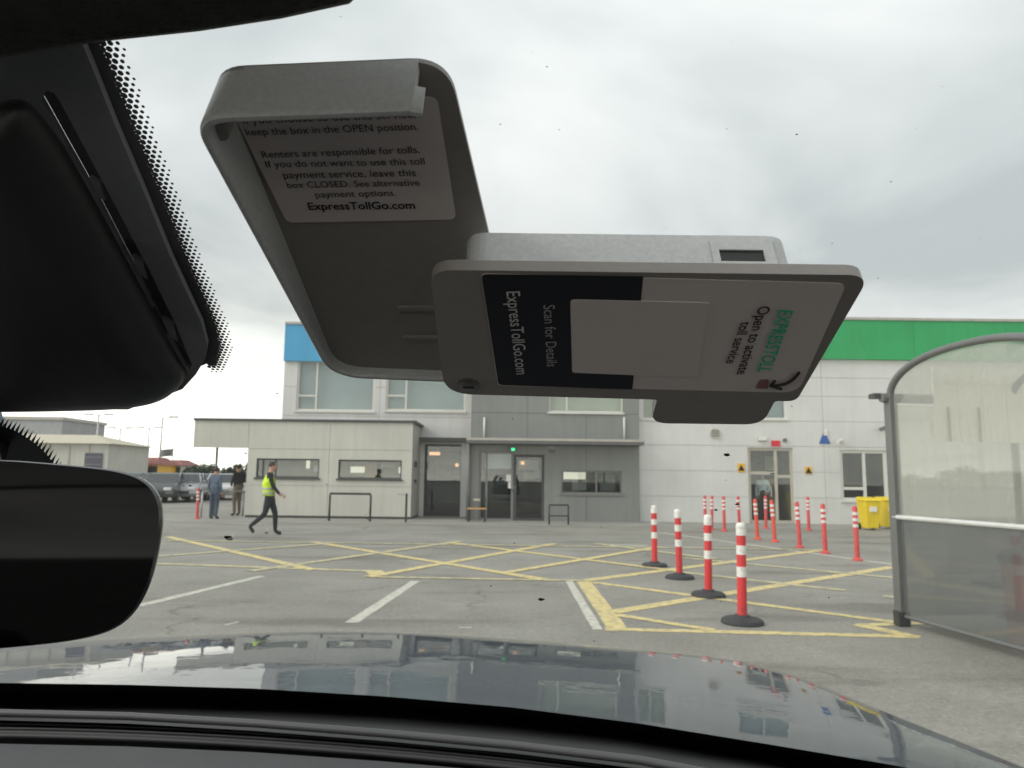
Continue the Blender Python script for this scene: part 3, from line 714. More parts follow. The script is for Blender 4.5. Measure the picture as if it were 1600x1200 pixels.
pl = [(1340, 876, 'r', 'nearest red flexible post of the row leading to the doorway'), (1290, 865, 'r', 'second nearest red flexible post of the row leading to the doorway'),
      (1250, 856, 'r', 'third nearest red flexible post of the row leading to the doorway'), (1211, 847, 'o', 'brighter red-orange flexible post before the doorway, right one of two'),
      (1184, 843, 'o', 'brighter red-orange flexible post before the doorway, left one of two'), (1264, 829, 'r', 'thin red post by the white wall below the right orange sign'),
      (1197, 826, 'r', 'thin red post right before the doorway where a person stands'), (1156, 829, 'r', 'thin red post by the white wall, nearest the left of the doorway'),
      (1132, 830, 'r', 'thin red post by the white wall, second left of the doorway'), (1112, 828, 'r', 'thin red post by the white wall, third left of the doorway'),
      (1102, 827, 'r', 'thin red post by the white wall, leftmost of all')]
used = set()
for px, py, k, lb in pl:
    s = pr if k == 'r' else po; p = ground(px, py)
    if k not in used: used.add(k); o = s; o.location = p; o['label'] = lb; o['group'] = 'flexible posts by the doorway'
    else: o = clone(s, p, lb, 'flexible posts by the doorway')
    o.rotation_euler.y = random.uniform(-.05, .05); o.rotation_euler.x = random.uniform(-.04, .04)
o = clone(pr, ground(308, 811), 'lone pink-red flexible post left of the kiosk by the waiting people')
if 'group' in o: del o['group']
# yellow wheelie bins
def wheelie(px, py, h_py, label, Y=None):
    p = ground(px, py); zt = .98
    t = thing('wheelie_bin', label, 'bin', p, 'yellow wheelie bins')
    w0, w1, d0, d1 = .18, .235, .22, .30
    lo = [(p.x - w0, p.y - d0, .06), (p.x + w0, p.y - d0, .06), (p.x + w0, p.y + d0, .06), (p.x - w0, p.y + d0, .06)]
    hi = [(p.x - w1, p.y - d1, .86), (p.x + w1, p.y - d1, .86), (p.x + w1, p.y + d1, .86), (p.x - w1, p.y + d1, .86)]
    MB().prism(lo, hi).build('body', M['bin_yellow'], t, bevel=.02)
    MB().prism([(p.x - .255, p.y - .33, .865), (p.x + .255, p.y - .33, .865), (p.x + .255, p.y + .33, .865), (p.x - .255, p.y + .33, .865)],
               [(p.x - .22, p.y - .28, .95), (p.x + .22, p.y - .28, .95), (p.x + .22, p.y + .30, zt), (p.x - .22, p.y + .30, zt)]).build('lid', M['bin_yellow'], t, bevel=.015)
    for s in (-1, 1):
        MB().prism([(p.x + s * (.18), p.y + .24 + .1 * math.cos(q), .1 + .1 * math.sin(q)) for q in [k * .5236 for k in range(12)]],
                   [(p.x + s * (.25), p.y + .24 + .1 * math.cos(q), .1 + .1 * math.sin(q)) for q in [k * .5236 for k in range(12)]]).build('wheel', M['tyre'], t)
    MB().box(p.x - .1, p.x + .1, p.y - .31, p.y - .268, .55, .70).build('sticker', M['paper'], t)
wheelie(1359, 828, 788, 'yellow wheelie bin under the window, left of the pair')
wheelie(1388, 826, 782, 'yellow wheelie bin half hidden by the shelter, right of the pair')

# ================================================================== SHELTER
A0 = ground(1410, 978); A1 = ground(1600, 1035)
ed = Vector((A1.x - A0.x, A1.y - A0.y, 0)).normalized(); ln = Vector((-ed.y, ed.x, 0)); ln = ln if ln.x > 0 else -ln
SW, SL, ZE, ZP = 2.12, 4.2, 2.30, 2.66
sh = thing('smoking_shelter', 'smoked glass shelter with arched roof at the right edge', 'shelter', A0 + ed * SW / 2 + ln * SL / 2)
def sp(a, l, z): q = A0 + ed * a + ln * l; return Vector((q.x, q.y, z))
def arch(a): t = (a / SW - .5) * 2; return ZE + (ZP - ZE) * math.sqrt(max(0, 1 - abs(t) ** 2.3))
arc = [SW * .5 * (1 - math.cos(math.pi * k / 20)) for k in range(21)]
def hoop_frame(l, w=.055):
    pts = [sp(0.0, l, .0)] + [sp(0.0, l, ZE * k / 4) for k in range(1, 4)] + [sp(a, l, arch(a)) for a in arc] + [sp(SW, l, ZE * k / 4) for k in (3, 2, 1)] + [sp(SW, l, 0)]
    return pts
for l in (0, SL / 3, 2 * SL / 3, SL):
    MB().tube(hoop_frame(l), .036, 8).build('arch_frame', M['alu'], sh, smooth=True)
BAR = 1.07
for l in (0.0, SL):
    low = MB().prism([sp(.05, l - .003, .10), sp(SW - .05, l - .003, .10), sp(SW - .05, l - .003, BAR), sp(.05, l - .003, BAR)], [sp(.05, l + .003, .10), sp(SW - .05, l + .003, .10), sp(SW - .05, l + .003, BAR), sp(.05, l + .003, BAR)])
    low.build('lower_pane', M['shelter_low'], sh)
    up = [(.05, BAR + .005), (SW - .05, BAR + .005)] + [(a * .95 + SW * .025, arch(a) - .05) for a in reversed(arc)]
    MB().prism([sp(a, l - .003, z) for a, z in up], [sp(a, l + .003, z) for a, z in up]).build('upper_pane', M['shelter_pane'], sh)
    MB().tube([sp(.0, l - .03, BAR), sp(SW, l - .03, BAR)], .022, 8).build('hand_rail', M['alu_light'], sh, smooth='auto')
    MB().tube([sp(.0, l, .10), sp(SW, l, .10)], .02, 6).build('bottom_rail', M['alu'], sh)
for a in (0.0, SW):
    for l in (0, SL / 3, 2 * SL / 3, SL):
        q = sp(a, l, 0); MB().box(q.x - .06, q.x + .06, q.y - .06, q.y + .06, 0, .15).build('foot', M['black_metal'], sh, bevel=.01)
    MB().tube([sp(a, -.10, ZE - .02), sp(a, SL + .1, ZE - .02)], .05, 8).build('gutter', M['grey_trim'], sh, smooth='auto')
MB().prism([sp(-.045, -.05, .10), sp(.055, -.05, .10), sp(.055, .035, .10), sp(-.045, .035, .10)], [sp(-.045, -.05, ZE + .02), sp(.055, -.05, ZE + .02), sp(.055, .035, ZE + .02), sp(-.045, .035, ZE + .02)]).build('corner_post', M['alu'], sh, bevel=.008)
q = sp(-.05, -.06, ZE); MB().box(q.x - .10, q.x + .05, q.y - .05, q.y + .08, ZE - .02, ZE + .03).build('bracket', M['dark_trim'], sh)
# far long side: three bays with panes, cream upper sheet on the inner two
for k in range(3):
    l0, l1 = SL * k / 3 + .05, SL * (k + 1) / 3 - .05
    MB().prism([sp(.0, l0, .10), sp(.0, l1, .10), sp(.0, l1, BAR), sp(.0, l0, BAR)], [sp(.006, l0, .10), sp(.006, l1, .10), sp(.006, l1, BAR), sp(.006, l0, BAR)]).build('side_pane', M['shelter_low'], sh)
    MB().prism([sp(.0, l0, BAR), sp(.0, l1, BAR), sp(.0, l1, ZE - .09), sp(.0, l0, ZE - .09)], [sp(.006, l0, BAR), sp(.006, l1, BAR), sp(.006, l1, ZE - .09), sp(.006, l0, ZE - .09)]).build('side_pane', M['shelter_pane'], sh)
for k in range(5):
    l0 = .46 + k * .28
    MB().prism([sp(.03, l0, 1.84), sp(.03, l0 + .274, 1.84), sp(.03, l0 + .274, 2.62), sp(.03, l0, 2.62)], [sp(.05, l0, 1.84), sp(.05, l0 + .274, 1.84), sp(.05, l0 + .274, 2.62), sp(.05, l0, 2.62)]).build('cream_board', M['cream_sheet'], sh)
for l in (.60, .95): MB().tube([sp(.07, l, 1.84), sp(.07, l, 2.2)], .012, 6).build('rib', M['khaki'], sh)
# roof sheet strips between the arch frames
for k in range(3):
    l0, l1 = SL * k / 3 + .035, SL * (k + 1) / 3 - .035
    m = MB(); vs = []
    for a in arc: vs += [sp(a, l0, arch(a) + .03), sp(a, l1, arch(a) + .03)]
    m.add(vs, [(2 * i, 2 * i + 1, 2 * i + 3, 2 * i + 2) for i in range(20)]); m.build('roof_sheet', M['shelter_pane'], sh, smooth=True)
# bench and litter bin inside
for s in range(3): MB().prism([sp(.35 + s * .12, .5, .45), sp(.45 + s * .12, .5, .45), sp(.45 + s * .12, SL - .3, .45), sp(.35 + s * .12, SL - .3, .45)], [sp(.35 + s * .12, .5, .49), sp(.45 + s * .12, .5, .49), sp(.45 + s * .12, SL - .3, .49), sp(.35 + s * .12, SL - .3, .49)]).build('bench_slat', M['alu'], sh)
for l in (.8, 2.0, 3.4): MB().tube([sp(.5, l, 0), sp(.5, l, .45)], .03, 8).build('bench_leg', M['alu'], sh)
q = sp(.95, .55, 0)
lb_ = thing('litter_bin', 'brown litter bin with dark lid inside the shelter', 'bin', q)
MB().lathe([(.16, 0.02), (.17, .1), (.19, .72), (0, .721)], 16, q).build('body', pmat('brown_bin', (.42, .20, .15), .6), lb_, smooth='auto')
MB().lathe([(.21, .72), (.21, .78), (.12, .86), (0, .87)], 16, q).build('lid', M['dark_trim'], lb_, smooth='auto')

# ================================================================== PEOPLE
def person(label, base, height, rz, pose, cols, hair='hair', vest=None):
    """one continuous skinned body; pose gives joint offsets (x forward, y left, z up) in a 1.75 m figure"""
    J = dict(pelvis=(0, 0, .95), waist=(.01, 0, 1.08), chest=(.0, 0, 1.30), neck=(-.01, 0, 1.48), headb=(.015, 0, 1.56), head=(.02, 0, 1.64), top=(.015, 0, 1.72),
             ls=(-.01, .17, 1.42), le=(-.03, .22, 1.14), lw=(.06, .22, .90), lh=(.09, .22, .82), rs=(-.01, -.17, 1.42), re=(-.03, -.22, 1.14), rw=(.06, -.22, .90), rh=(.09, -.22, .82),
             lp=(0, .09, .90), lk=(.02, .10, .50), la=(-.02, .10, .09), lt=(.14, .11, .035), rp=(0, -.09, .90), rk=(.02, -.10, .50), ra=(-.02, -.10, .09), rt=(.14, -.11, .035))
    J.update(pose)
    rad = dict(pelvis=(.15, .115), waist=(.145, .105), chest=(.165, .12), neck=(.058, .058), headb=(.068, .075), head=(.078, .098), top=(.05, .06), ls=.07, le=.048, lw=.034, lh=.042, rs=.07, re=.048, rw=.034, rh=.042,
               lp=.105, lk=.068, la=.048, lt=.042, rp=.105, rk=.068, ra=.048, rt=.042)
    E = [('pelvis', 'waist', 'legs'), ('waist', 'chest', 'top'), ('chest', 'neck', 'top'), ('neck', 'headb', 'skin'), ('headb', 'head', 'skin'), ('head', 'top', 'skin')]
    for s in 'lr':
        E += [('chest', s + 's', 'top'), (s + 's', s + 'e', 'top'), (s + 'e', s + 'w', 'top'), (s + 'w', s + 'h', 'skin'), ('pelvis', s + 'p', 'legs'), (s + 'p', s + 'k', 'legs'), (s + 'k', s + 'a', 'legs'), (s + 'a', s + 't', 'shoe')]
    names = list(J); idx = {n: i for i, n in enumerate(names)}
    me = bpy.data.meshes.new('body'); me.from_pydata([J[n] for n in names], [(idx[a], idx[b]) for a, b, _ in E], [])
    o = bpy.data.objects.new('tmp', me); COL.objects.link(o)
    sk = o.modifiers.new('s', 'SKIN'); sk.use_smooth_shade = True
    sub = o.modifiers.new('u', 'SUBSURF'); sub.levels = 2; sub.render_levels = 2
    for n in names:
        r = rad[n]; d = me.skin_vertices[0].data[idx[n]]
        d.radius = (r, r) if not isinstance(r, tuple) else r; d.use_root = (n == 'pelvis')
    dg = bpy.context.evaluated_depsgraph_get()
    m2 = bpy.data.meshes.new_from_object(o.evaluated_get(dg)); bpy.data.objects.remove(o)
    keys = ['top', 'legs', 'skin', 'shoe']
    bm = bmesh.new(); bm.from_mesh(m2)
    def dist(p, a, b):
        a, b = Vector(a), Vector(b); t = max(0, min(1, (p - a).dot(b - a) / (b - a).length_squared)); return (p - a.lerp(b, t)).length
    for f in bm.faces:
        c = f.calc_center_median()
        f.material_index = keys.index(min(E, key=lambda e: dist(c, J[e[0]], J[e[1]]))[2]); f.smooth = True
    m3 = bpy.data.meshes.new('body')
    # fingers, nose, eyes and ears join the same mesh
    ex = MB()
    for s in 'lr':
        w, h = Vector(J[s + 'w']), Vector(J[s + 'h']); d = (h - w).normalized(); side = Vector((1, 0, 0)) if abs(d.x) < .8 else Vector((0, 0, 1)); side = (side - d * side.dot(d)).normalized()
        for k, ln_ in enumerate((.055, .068, .072, .062)):
            b = h + d * .02 + side * (k - 1.5) * -.019; c = d.cross(side)
            ex.tube([b, b + d * ln_ * .5 + c * .006, b + d * ln_ + c * .022], [.010, .009, .007], 6, mi=2)
        b = w.lerp(h, .55) + side * .03; ex.tube([b, b + side * .025 + d * .025, b + side * .028 + d * .055], [.013, .011, .008], 6, mi=2)
    hd = Vector(J['head'])
    ex.ball(hd + Vector((.094, 0, -.02)), (.016, .013, .022), 8, 2); ex.ball(hd + Vector((.084, .032, .008)), .010, 8, 3); ex.ball(hd + Vector((.084, -.032, .008)), .010, 8, 3)
    ex.box(hd.x + .078, hd.x + .090, -.024, .024, hd.z - .062, hd.z - .054, 3)
    for s in (-1, 1): ex.ball(hd + Vector((-.005, s * .078, -.01)), (.022, .010, .032), 8, 2)
    t_ = ex.mesh('x', [M['skin']]); bm.from_mesh(t_)
    bm.to_mesh(m3); bm.free()
    for k in keys: m3.materials.append(M[cols[k]])
    p = thing('person', label, 'person', base)
    sc = height / 1.75; mw = Matrix.Translation(base) @ Matrix.Rotation(rz, 4, 'Z') @ Matrix.Scale(sc, 4)
    lo = min(v.co.z for v in m3.vertices)
    mw = mw @ Matrix.Translation((0, 0, -lo))
    m3.transform(mw); bd = link('body', m3, p)
    hm = MB(); hm.ball(hd + Vector((-.018, 0, .028)), (.094, .090, .085), 14); hme = hm.mesh('hair', M[hair])
    bm = bmesh.new(); bm.from_mesh(hme)
    bmesh.ops.delete(bm, geom=[v for v in bm.verts if v.co.x > hd.x + .045 and v.co.z < hd.z + .05], context='VERTS'); bm.to_mesh(hme); bm.free()
    hme.transform(mw); link('hair', hme, p, smooth=True)
    if vest: vest(p, J, mw)
    return p
def hivis(p, J, mw):
    w, c, n = Vector(J['pelvis']), Vector(J['chest']), Vector(J['neck'])
    m = MB(); rows = []
    for t, rx, ry in ((-.05, .148, .185), (.2, .146, .18), (.45, .15, .19), (.75, .158, .205), (.95, .145, .215), (1.12, .10, .16), (1.2, .075, .085)):
        q = w.lerp(c, t) if t <= 1 else c.lerp(n, (t - 1) * 3.2)
        rows.append([q + Vector((rx * math.cos(a) - .012, ry * math.sin(a), 0)) for a in [R(38) + R(284) * k / 20 for k in range(21)]])
    vs = [v for r in rows for v in r]
    m.add(vs, [(i * 21 + k, i * 21 + k + 1, (i + 1) * 21 + k + 1, (i + 1) * 21 + k) for i in range(len(rows) - 1) for k in range(20)])
    me = m.mesh('vest', M['hivis']); me.transform(mw); o = link('hi_vis_vest', me, p, smooth=True)
    s = o.modifiers.new('t', 'SOLIDIFY'); s.thickness = .012; s.offset = 1
    for t in (.12, .42):
        b = MB(); q = w.lerp(c, t); a_ = [R(40) + R(280) * k / 20 for k in range(21)]
        rx, ry = .168, .205
        vs = [q + Vector((rx * math.cos(a) - .012, ry * math.sin(a), dz)) for dz in (-.025, .025) for a in a_]
        b.add(vs, [(k, k + 1, 22 + k, 21 + k) for k in range(20)])
        me = b.mesh('tape', M['galv']); me.transform(mw); link('reflective_tape', me, o, smooth=True)
walk = dict(lp=(0, .085, .90), lk=(.14, .09, .52), la=(.16, .09, .09), lt=(.31, .10, .035), rp=(0, -.085, .90), rk=(-.08, -.09, .50), ra=(-.40, -.09, .22), rt=(-.30, -.095, .07),
            le=(-.12, .21, 1.16), lw=(.0, .22, .94), lh=(.06, .22, .87), re=(.10, -.22, 1.15), rw=(.24, -.20, .98), rh=(.31, -.19, .94), headb=(.035, 0, 1.56), head=(.05, 0, 1.64), top=(.04, 0, 1.72))
p0 = ground(418, 836)
person('person in yellow hi-vis vest and dark trousers walking past the kiosk', p0, 1.76, R(12), walk, dict(top='navy', legs='navy', skin='skin', shoe='black_cloth'), vest=hivis)
person('person in black jacket and khaki trousers standing at the kiosk corner', ground(369, 806), 1.78, R(150), dict(le=(.02, .24, 1.16), lw=(.14, .16, 1.05), lh=(.2, .1, 1.04), re=(.02, -.24, 1.16), rw=(.14, -.16, 1.06), rh=(.2, -.1, 1.05)), dict(top='black_cloth', legs='khaki', skin='skin', shoe='black_cloth'))
person('person in blue top and jeans standing behind the grey rail', ground(333, 811), 1.66, R(80), {}, dict(top='blue_cloth', legs='denim', skin='skin', shoe='black_cloth'))
pd = aty(1193, 800, YR + .42)
person('person in pale blue shirt standing inside the doorway', Vector((pd.x, YR + .42, 0.021)), 1.72, R(250), dict(le=(.04, .24, 1.16), lw=(.16, .14, 1.02), lh=(.22, .08, 1.02)), dict(top='pale_blue_cloth', legs='black_cloth', skin='skin', shoe='black_cloth'))

# ================================================================== PARKED CARS
def make_car(mat):
    t = thing('parked_car', 'x', 'car', (0, 0, 0))
    L, W = 4.3, 1.76
    prof = [(-2.12, .30), (-2.15, .55), (-2.10, .86), (-1.95, .93), (-.95, .98), (1.15, .98), (1.9, .90), (2.12, .72), (2.15, .45), (2.08, .28)]
    lo = [(x, -W / 2, z) for x, z in prof]; hi = [(x, W / 2, z) for x, z in prof]
    MB().prism(lo, hi).build('body', mat, t, bevel=.09, seg=3)
    b0 = [(-2.0, .95), (1.25, .95), (.55, 1.42), (.30, 1.47), (-1.25, 1.46), (-1.55, 1.38)]
    def cab(ins, dz, k): return [(x * k + (1 - k) * -.35, s * (W / 2 - .05 - (.17 + ins if z > 1.2 else ins)), z + dz) for x, z in b0 for s in (1,)]
    up = cab(0, 0, 1); dn = [(x, -y, z) for x, y, z in up]
    MB().prism(dn, up).build('glasshouse', M['car_glass'], t, bevel=.04, seg=2)
    rf_ = [(.45, 1.425), (.30, 1.482), (-1.25, 1.472), (-1.50, 1.40)]
    MB().prism([(x, -.64, z) for x, z in rf_], [(x, .64, z) for x, z in rf_]).build('roof', mat, t, bevel=.02)
    for s in (-1, 1):
        for x in (.95, -.30, -1.72):
            y0 = s * (W / 2 - .045)
            tx = .46 if x > .5 else (-.32 if x > -1 else -1.38)
            MB().tube([(x + .18, y0 + .0, .96), (tx, s * (W / 2 - .21), 1.45)], .04, 6).build('pillar', mat, t)
        for x in (1.35, -1.35):
            w = MB(); n = 18; a_ = [2 * math.pi * k / n for k in range(n)]
            w.prism([(x + .32 * math.cos(a), s * (W / 2 - .2), .32 + .32 * math.sin(a)) for a in a_], [(x + .32 * math.cos(a), s * (W / 2 + .012), .32 + .32 * math.sin(a)) for a in a_])
            wo = w.build('wheel', M['tyre'], t, bevel=.03)
            MB().prism([(x + .2 * math.cos(a), s * (W / 2 + .013), .32 + .2 * math.sin(a)) for a in a_], [(x + .19 * math.cos(a), s * (W / 2 + .02), .32 + .19 * math.sin(a)) for a in a_]).build('rim', M['rim'], wo)
        MB().box(2.02, 2.155, s * .55 - .18, s * .55 + .18, .62, .76).build('headlight', M['headlight'], t, bevel=.03)
        MB().box(-2.16, -2.05, s * .68 - .12, s * .68 + .12, .66, .84).build('tail_light', M['sign_red'], t, bevel=.02)
        MB().box(.75, .95, s * (W / 2 + .02), s * (W / 2 + .16), 1.0, 1.12).build('door_mirror', mat, t, bevel=.03)
    MB().box(2.12, 2.165, -.45, .45, .42, .58).build('grille', M['black_metal'], t)
    return t
paint = dict(silver=(.34, .35, .36), dark=(.03, .032, .036), white=(.66, .66, .65), blue=(.10, .16, .26), grey=(.075, .078, .082))
protos = {}
for i, (px, py, c, rz, lb) in enumerate([(258, 784, 'grey', -78, 'dark grey car at the near left of the parked row, beside the mirror'), (290, 783, 'silver', -75, 'silver car parked left of the waiting people'),
                                         (243, 776, 'dark', -85, 'black car parked behind the grey one'), (318, 779, 'blue', -80, 'blue car parked behind the red post'), (347, 780, 'white', -72, 'white car seen behind the people by the kiosk'),
                                         (275, 770, 'white', -90, 'white car in the back row under the red roofed stand'), (306, 769, 'dark', -90, 'black car in the back row below the dark hedge'), (335, 768, 'silver', -88, 'silver car in the back row below the hedge'),
                                         (222, 772, 'blue', -90, 'blue car in the back row nearest the shed')]):
    p = ground(px, py); p.z = 0
    if c not in protos: o = make_car(pmat('car_' + c, paint[c], .3, metal=.3, var=.03, coat=.6)); protos[c] = o; o.location = p; o.rotation_euler.z = R(rz); o['label'] = lb; o['group'] = 'cars parked beyond the kiosk'
    else: clone(protos[c], p, lb, 'cars parked beyond the kiosk', rz=R(rz))

# ================================================================== FAR LEFT
YS = 62
a, b = aty(60, 745, YS), aty(166, 745, YS); ze = aty(120, 693, YS).z; zr = aty(120, 676, YS).z
shd = thing('shed', 'cream shed with hipped roof and dark roller door far left', 'building', ((a.x + b.x) / 2, YS, 0))
x0, x1 = a.x - 6, b.x
backing(shd, YS, x0, x1, 0, ze, [], M['cream'], 7)
for k in range(7):
    xa = x0 + (x1 - x0) * k / 7; MB().box(xa, xa + .12, YS - .06, YS - .004, 0, ze).build('seam', M['frame_cream'], shd)
MB().add([(x0 - .4, YS - .5, ze), (x1 + .5, YS - .5, ze), (x1 + .5, YS + 7.5, ze), (x0 - .4, YS + 7.5, ze), (x0 + 2, YS + 3.5, zr), (x1 - 3, YS + 3.5, zr)], [(0, 1, 5, 4), (1, 2, 5), (2, 3, 4, 5), (3, 0, 4), (0, 3, 2, 1)]).build('roof', M['shed_roof'], shd)
da, db = aty(133, 720, YS).x, aty(166, 720, YS).x
dd = MB().box(da, db - .3, YS - .1, YS - .07, 0, aty(150, 708, YS).z).build('roller_door', M['sign_blue'], shd)
dd.data.materials[0] = pmat('roller_door', (.10, .10, .13), .6)
for k in range(5): MB().box(da + .05, db - .35, YS - .125, YS - .101, .3 + k * .6, .36 + k * .6).build('slat', M['joint'], dd)
YB = 95
a, b = aty(-60, 700, YB), aty(94, 700, YB)
bb = thing('warehouse', 'plain pale grey block rising behind the shed', 'building', ((a.x + b.x) / 2, YB, 0))
zt = aty(60, 656, YB).z
backing(bb, YB, a.x, b.x, 0, zt, [], clad('warehouse_grey', (.36, .365, .37), .6, .06), 10)
MB().box(a.x - .2, b.x + .2, YB - .2, YB + 10.2, zt, zt + .4).build('parapet_cap', M['cap'], bb)
# red roofed stand
YP = 70
def red_house(px0, px1, pyr, pye, label, wallm, Y):
    a, b = aty(px0, 740, Y), aty(px1, 740, Y); zr = aty((px0 + px1) / 2, pyr, Y).z; ze = aty((px0 + px1) / 2, pye, Y).z
    t = thing('stand', label, 'building', ((a.x + b.x) / 2, Y, 0))
    MB().box(a.x + .3, b.x - .3, Y, Y + 4, 0, ze).build('wall', M[wallm], t)
    MB().add([(a.x, Y - .4, ze), (b.x, Y - .4, ze), (b.x, Y + 4.4, ze), (a.x, Y + 4.4, ze), (a.x + .8, Y + 1.2, zr), (b.x - .8, Y + 1.2, zr), (b.x - .8, Y + 2.8, zr), (a.x + .8, Y + 2.8, zr)],
             [(0, 1, 5, 4), (1, 2, 6, 5), (2, 3, 7, 6), (3, 0, 4, 7), (4, 5, 6, 7), (0, 3, 2, 1)]).build('roof', M['red_roof'], t)
    MB().box(a.x + 1.2, a.x + 2.2, Y - .06, Y - .004, 0, 2.1).build('door', M['dark_trim'], t)
    MB().box(b.x - 2.2, b.x - 1.0, Y - .06, Y - .004, 1.0, 2.0).build('window', M['car_glass'], t)
red_house(209, 250, 714, 726, 'red roofed stand with yellow walls beyond the parked cars, left one', 'sign_yellow', YP)
red_house(247, 286, 718, 727, 'red roofed stand with tan walls beyond the parked cars, right one', 'frame_cream', YP + 4)
# lamp posts
def lamp_post(px, pyt, Y, label, double=True):
    c = aty(px, 740, Y); zt = aty(px, pyt, Y).z
    t = thing('lamp_post', label, 'lamp post', (c.x, Y, 0), 'tall lamp posts over the car park')
    MB().tube([(c.x, Y, 0), (c.x, Y, zt)], [.13, .07], 8).build('pole', M['galv'], t, smooth=True)
    for s in ((-1, 1) if double else (1,)):
        ar = MB().tube([(c.x, Y, zt - .1), (c.x + s * .9, Y, zt)], .05, 6).build('arm', M['galv'], t)
        MB().box(c.x + s * .7, c.x + s * 1.5, Y - .18, Y + .18, zt - .02, zt + .12).build('lamp_head', M['galv'], ar, bevel=.03)
lamp_post(147, 648, 80, 'leftmost tall lamp post, above the shed roof')
lamp_post(183, 669, 85, 'second tall lamp post from the left, right of the shed')
lamp_post(228, 668, 85, 'third tall lamp post from the left, behind the red roofs')
lamp_post(248, 652, 72, 'fourth and highest tall lamp post, behind the red roofs', False)
c = aty(268, 740, 76)
fl = thing('flag_pole', 'small flag on a pole above the red roofs', 'flag', (c.x, 76, 0))
zt = aty(268, 700, 76).z
MB().tube([(c.x, 76, 0), (c.x, 76, zt)], .05, 6).build('pole', M['galv'], fl)
m = MB(); vs = []
for k in range(9): vs += [(c.x - k * .16, 76 + .1 * math.sin(k * .9), zt - .05 - k * .02), (c.x - k * .16, 76 + .1 * math.sin(k * .9 + .4), zt - .8 - k * .02)]
m.add(vs, [(2 * k, 2 * k + 2, 2 * k + 3, 2 * k + 1) for k in range(8)]); m.build('flag', M['grey_trim'], fl, smooth=True)
# trees
def tree(px, pyt, Y, rx, label, mat, n=1500, group=None, low=.15):
    c = aty(px, 745, Y); zt = aty(px, pyt, Y).z
    t = thing('tree', label, 'tree', (c.x, Y, 0), group)
    rnd = random.Random(px)
    tr = MB(); tr.tube([(c.x, Y, 0), (c.x + .05, Y, zt * .35), (c.x - .05, Y, zt * .75)], [zt * .05, zt * .035, zt * .015], 8)
    for k in range(6):
        a = rnd.uniform(0, 6.28); h = zt * rnd.uniform(.25, .6)
        tr.tube([(c.x, Y, h), (c.x + math.cos(a) * rx * .6, Y + math.sin(a) * rx * .6, h + zt * .22)], [zt * .02, zt * .006], 5)
    tr.build('trunk', M['bark'], t, smooth=True)
    m = MB(); cl = []
    for k in range(16):
        a = rnd.uniform(0, 6.28); q = rnd.uniform(0, 1) ** .6; h = rnd.uniform(low, .92)
        w = math.sin(math.pi * min(1, (h - low + .12) / (1.05 - low + .12)) ** .8)
        cl.append((c.x + math.cos(a) * rx * q * w, Y + math.sin(a) * rx * q * w, zt * h, rnd.uniform(.22, .42) * min(rx, zt * .5)))
    for k in range(n):
        x, y, z, r = rnd.choice(cl); d = Vector((rnd.gauss(0, 1), rnd.gauss(0, 1), rnd.gauss(0, 1))).normalized() * r * rnd.uniform(.5, 1.05)
        p = Vector((x, y, z)) + d
        if p.z < .1: continue
        u = Vector((rnd.gauss(0, 1), rnd.gauss(0, 1), rnd.gauss(0, 1))).normalized(); v = u.orthogonal().normalized(); s = rnd.uniform(.06, .13)
        m.add([p - u * s, p + v * s * .5, p + u * s, p - v * s * .5], [(0, 1, 2, 3)])
    m.build('crown', M[mat], t)
for px, pyt, Y, rx, lb, mt in [(300, 730, 58, 1.9, 'dark bushy tree left end of the hedge behind the cars', 'leaf2'), (322, 727, 60, 2.2, 'dark bushy tree in the hedge left of the kiosk post', 'leaf'), (345, 728, 58, 2.1, 'dark bushy tree in the hedge right of the kiosk post', 'leaf2'),
                               (366, 731, 60, 2.0, 'dark bushy tree at the right end of the hedge, beside the kiosk', 'leaf'), (197, 724, 78, 2.0, 'small dark tree right of the shed', 'leaf2'), (392, 730, 64, 2.2, 'dark bushy tree hidden mostly behind the kiosk corner', 'leaf2')]:
    tree(px, pyt, Y, rx, lb, mt, group='trees beyond the parked cars')
# far belt of trees along the horizon
m = MB(); rnd = random.Random(3)
for k in range(16000):
    x = rnd.uniform(-190, 60); h = 3.2 + 1.4 * math.sin(x * .11) + .9 * math.sin(x * .37 + 1) + .6 * math.sin(x * 1.1)
    p = Vector((x, 150 + rnd.uniform(-3, 3), rnd.uniform(0, 1) ** .8 * max(h, 1.2))); u = Vector((rnd.gauss(0, 1), rnd.gauss(0, .5), rnd.gauss(0, 1))).normalized(); v = u.orthogonal().normalized(); s = rnd.uniform(.25, .55)
    m.add([p - u * s, p + v * s * .6, p + u * s, p - v * s * .6], [(0, 1, 2, 3)])
tag(m.build('tree_belt', M['leaf']), 'far belt of trees along the horizon on the left', 'trees', kind='stuff')

# ================================================================== THE CAR WE SIT IN
XC = -0.33
def glass_y(x, z):
    q = (z - 1.21) / .24; k = .42 - .30 * min(max(q, 0), 1)
    return .76 - .488 * q - k * (x - XC) ** 2
car = thing('car', 'dark blue car the view looks out of, hood, dashboard and windscreen', 'car', (XC, .4, 0))
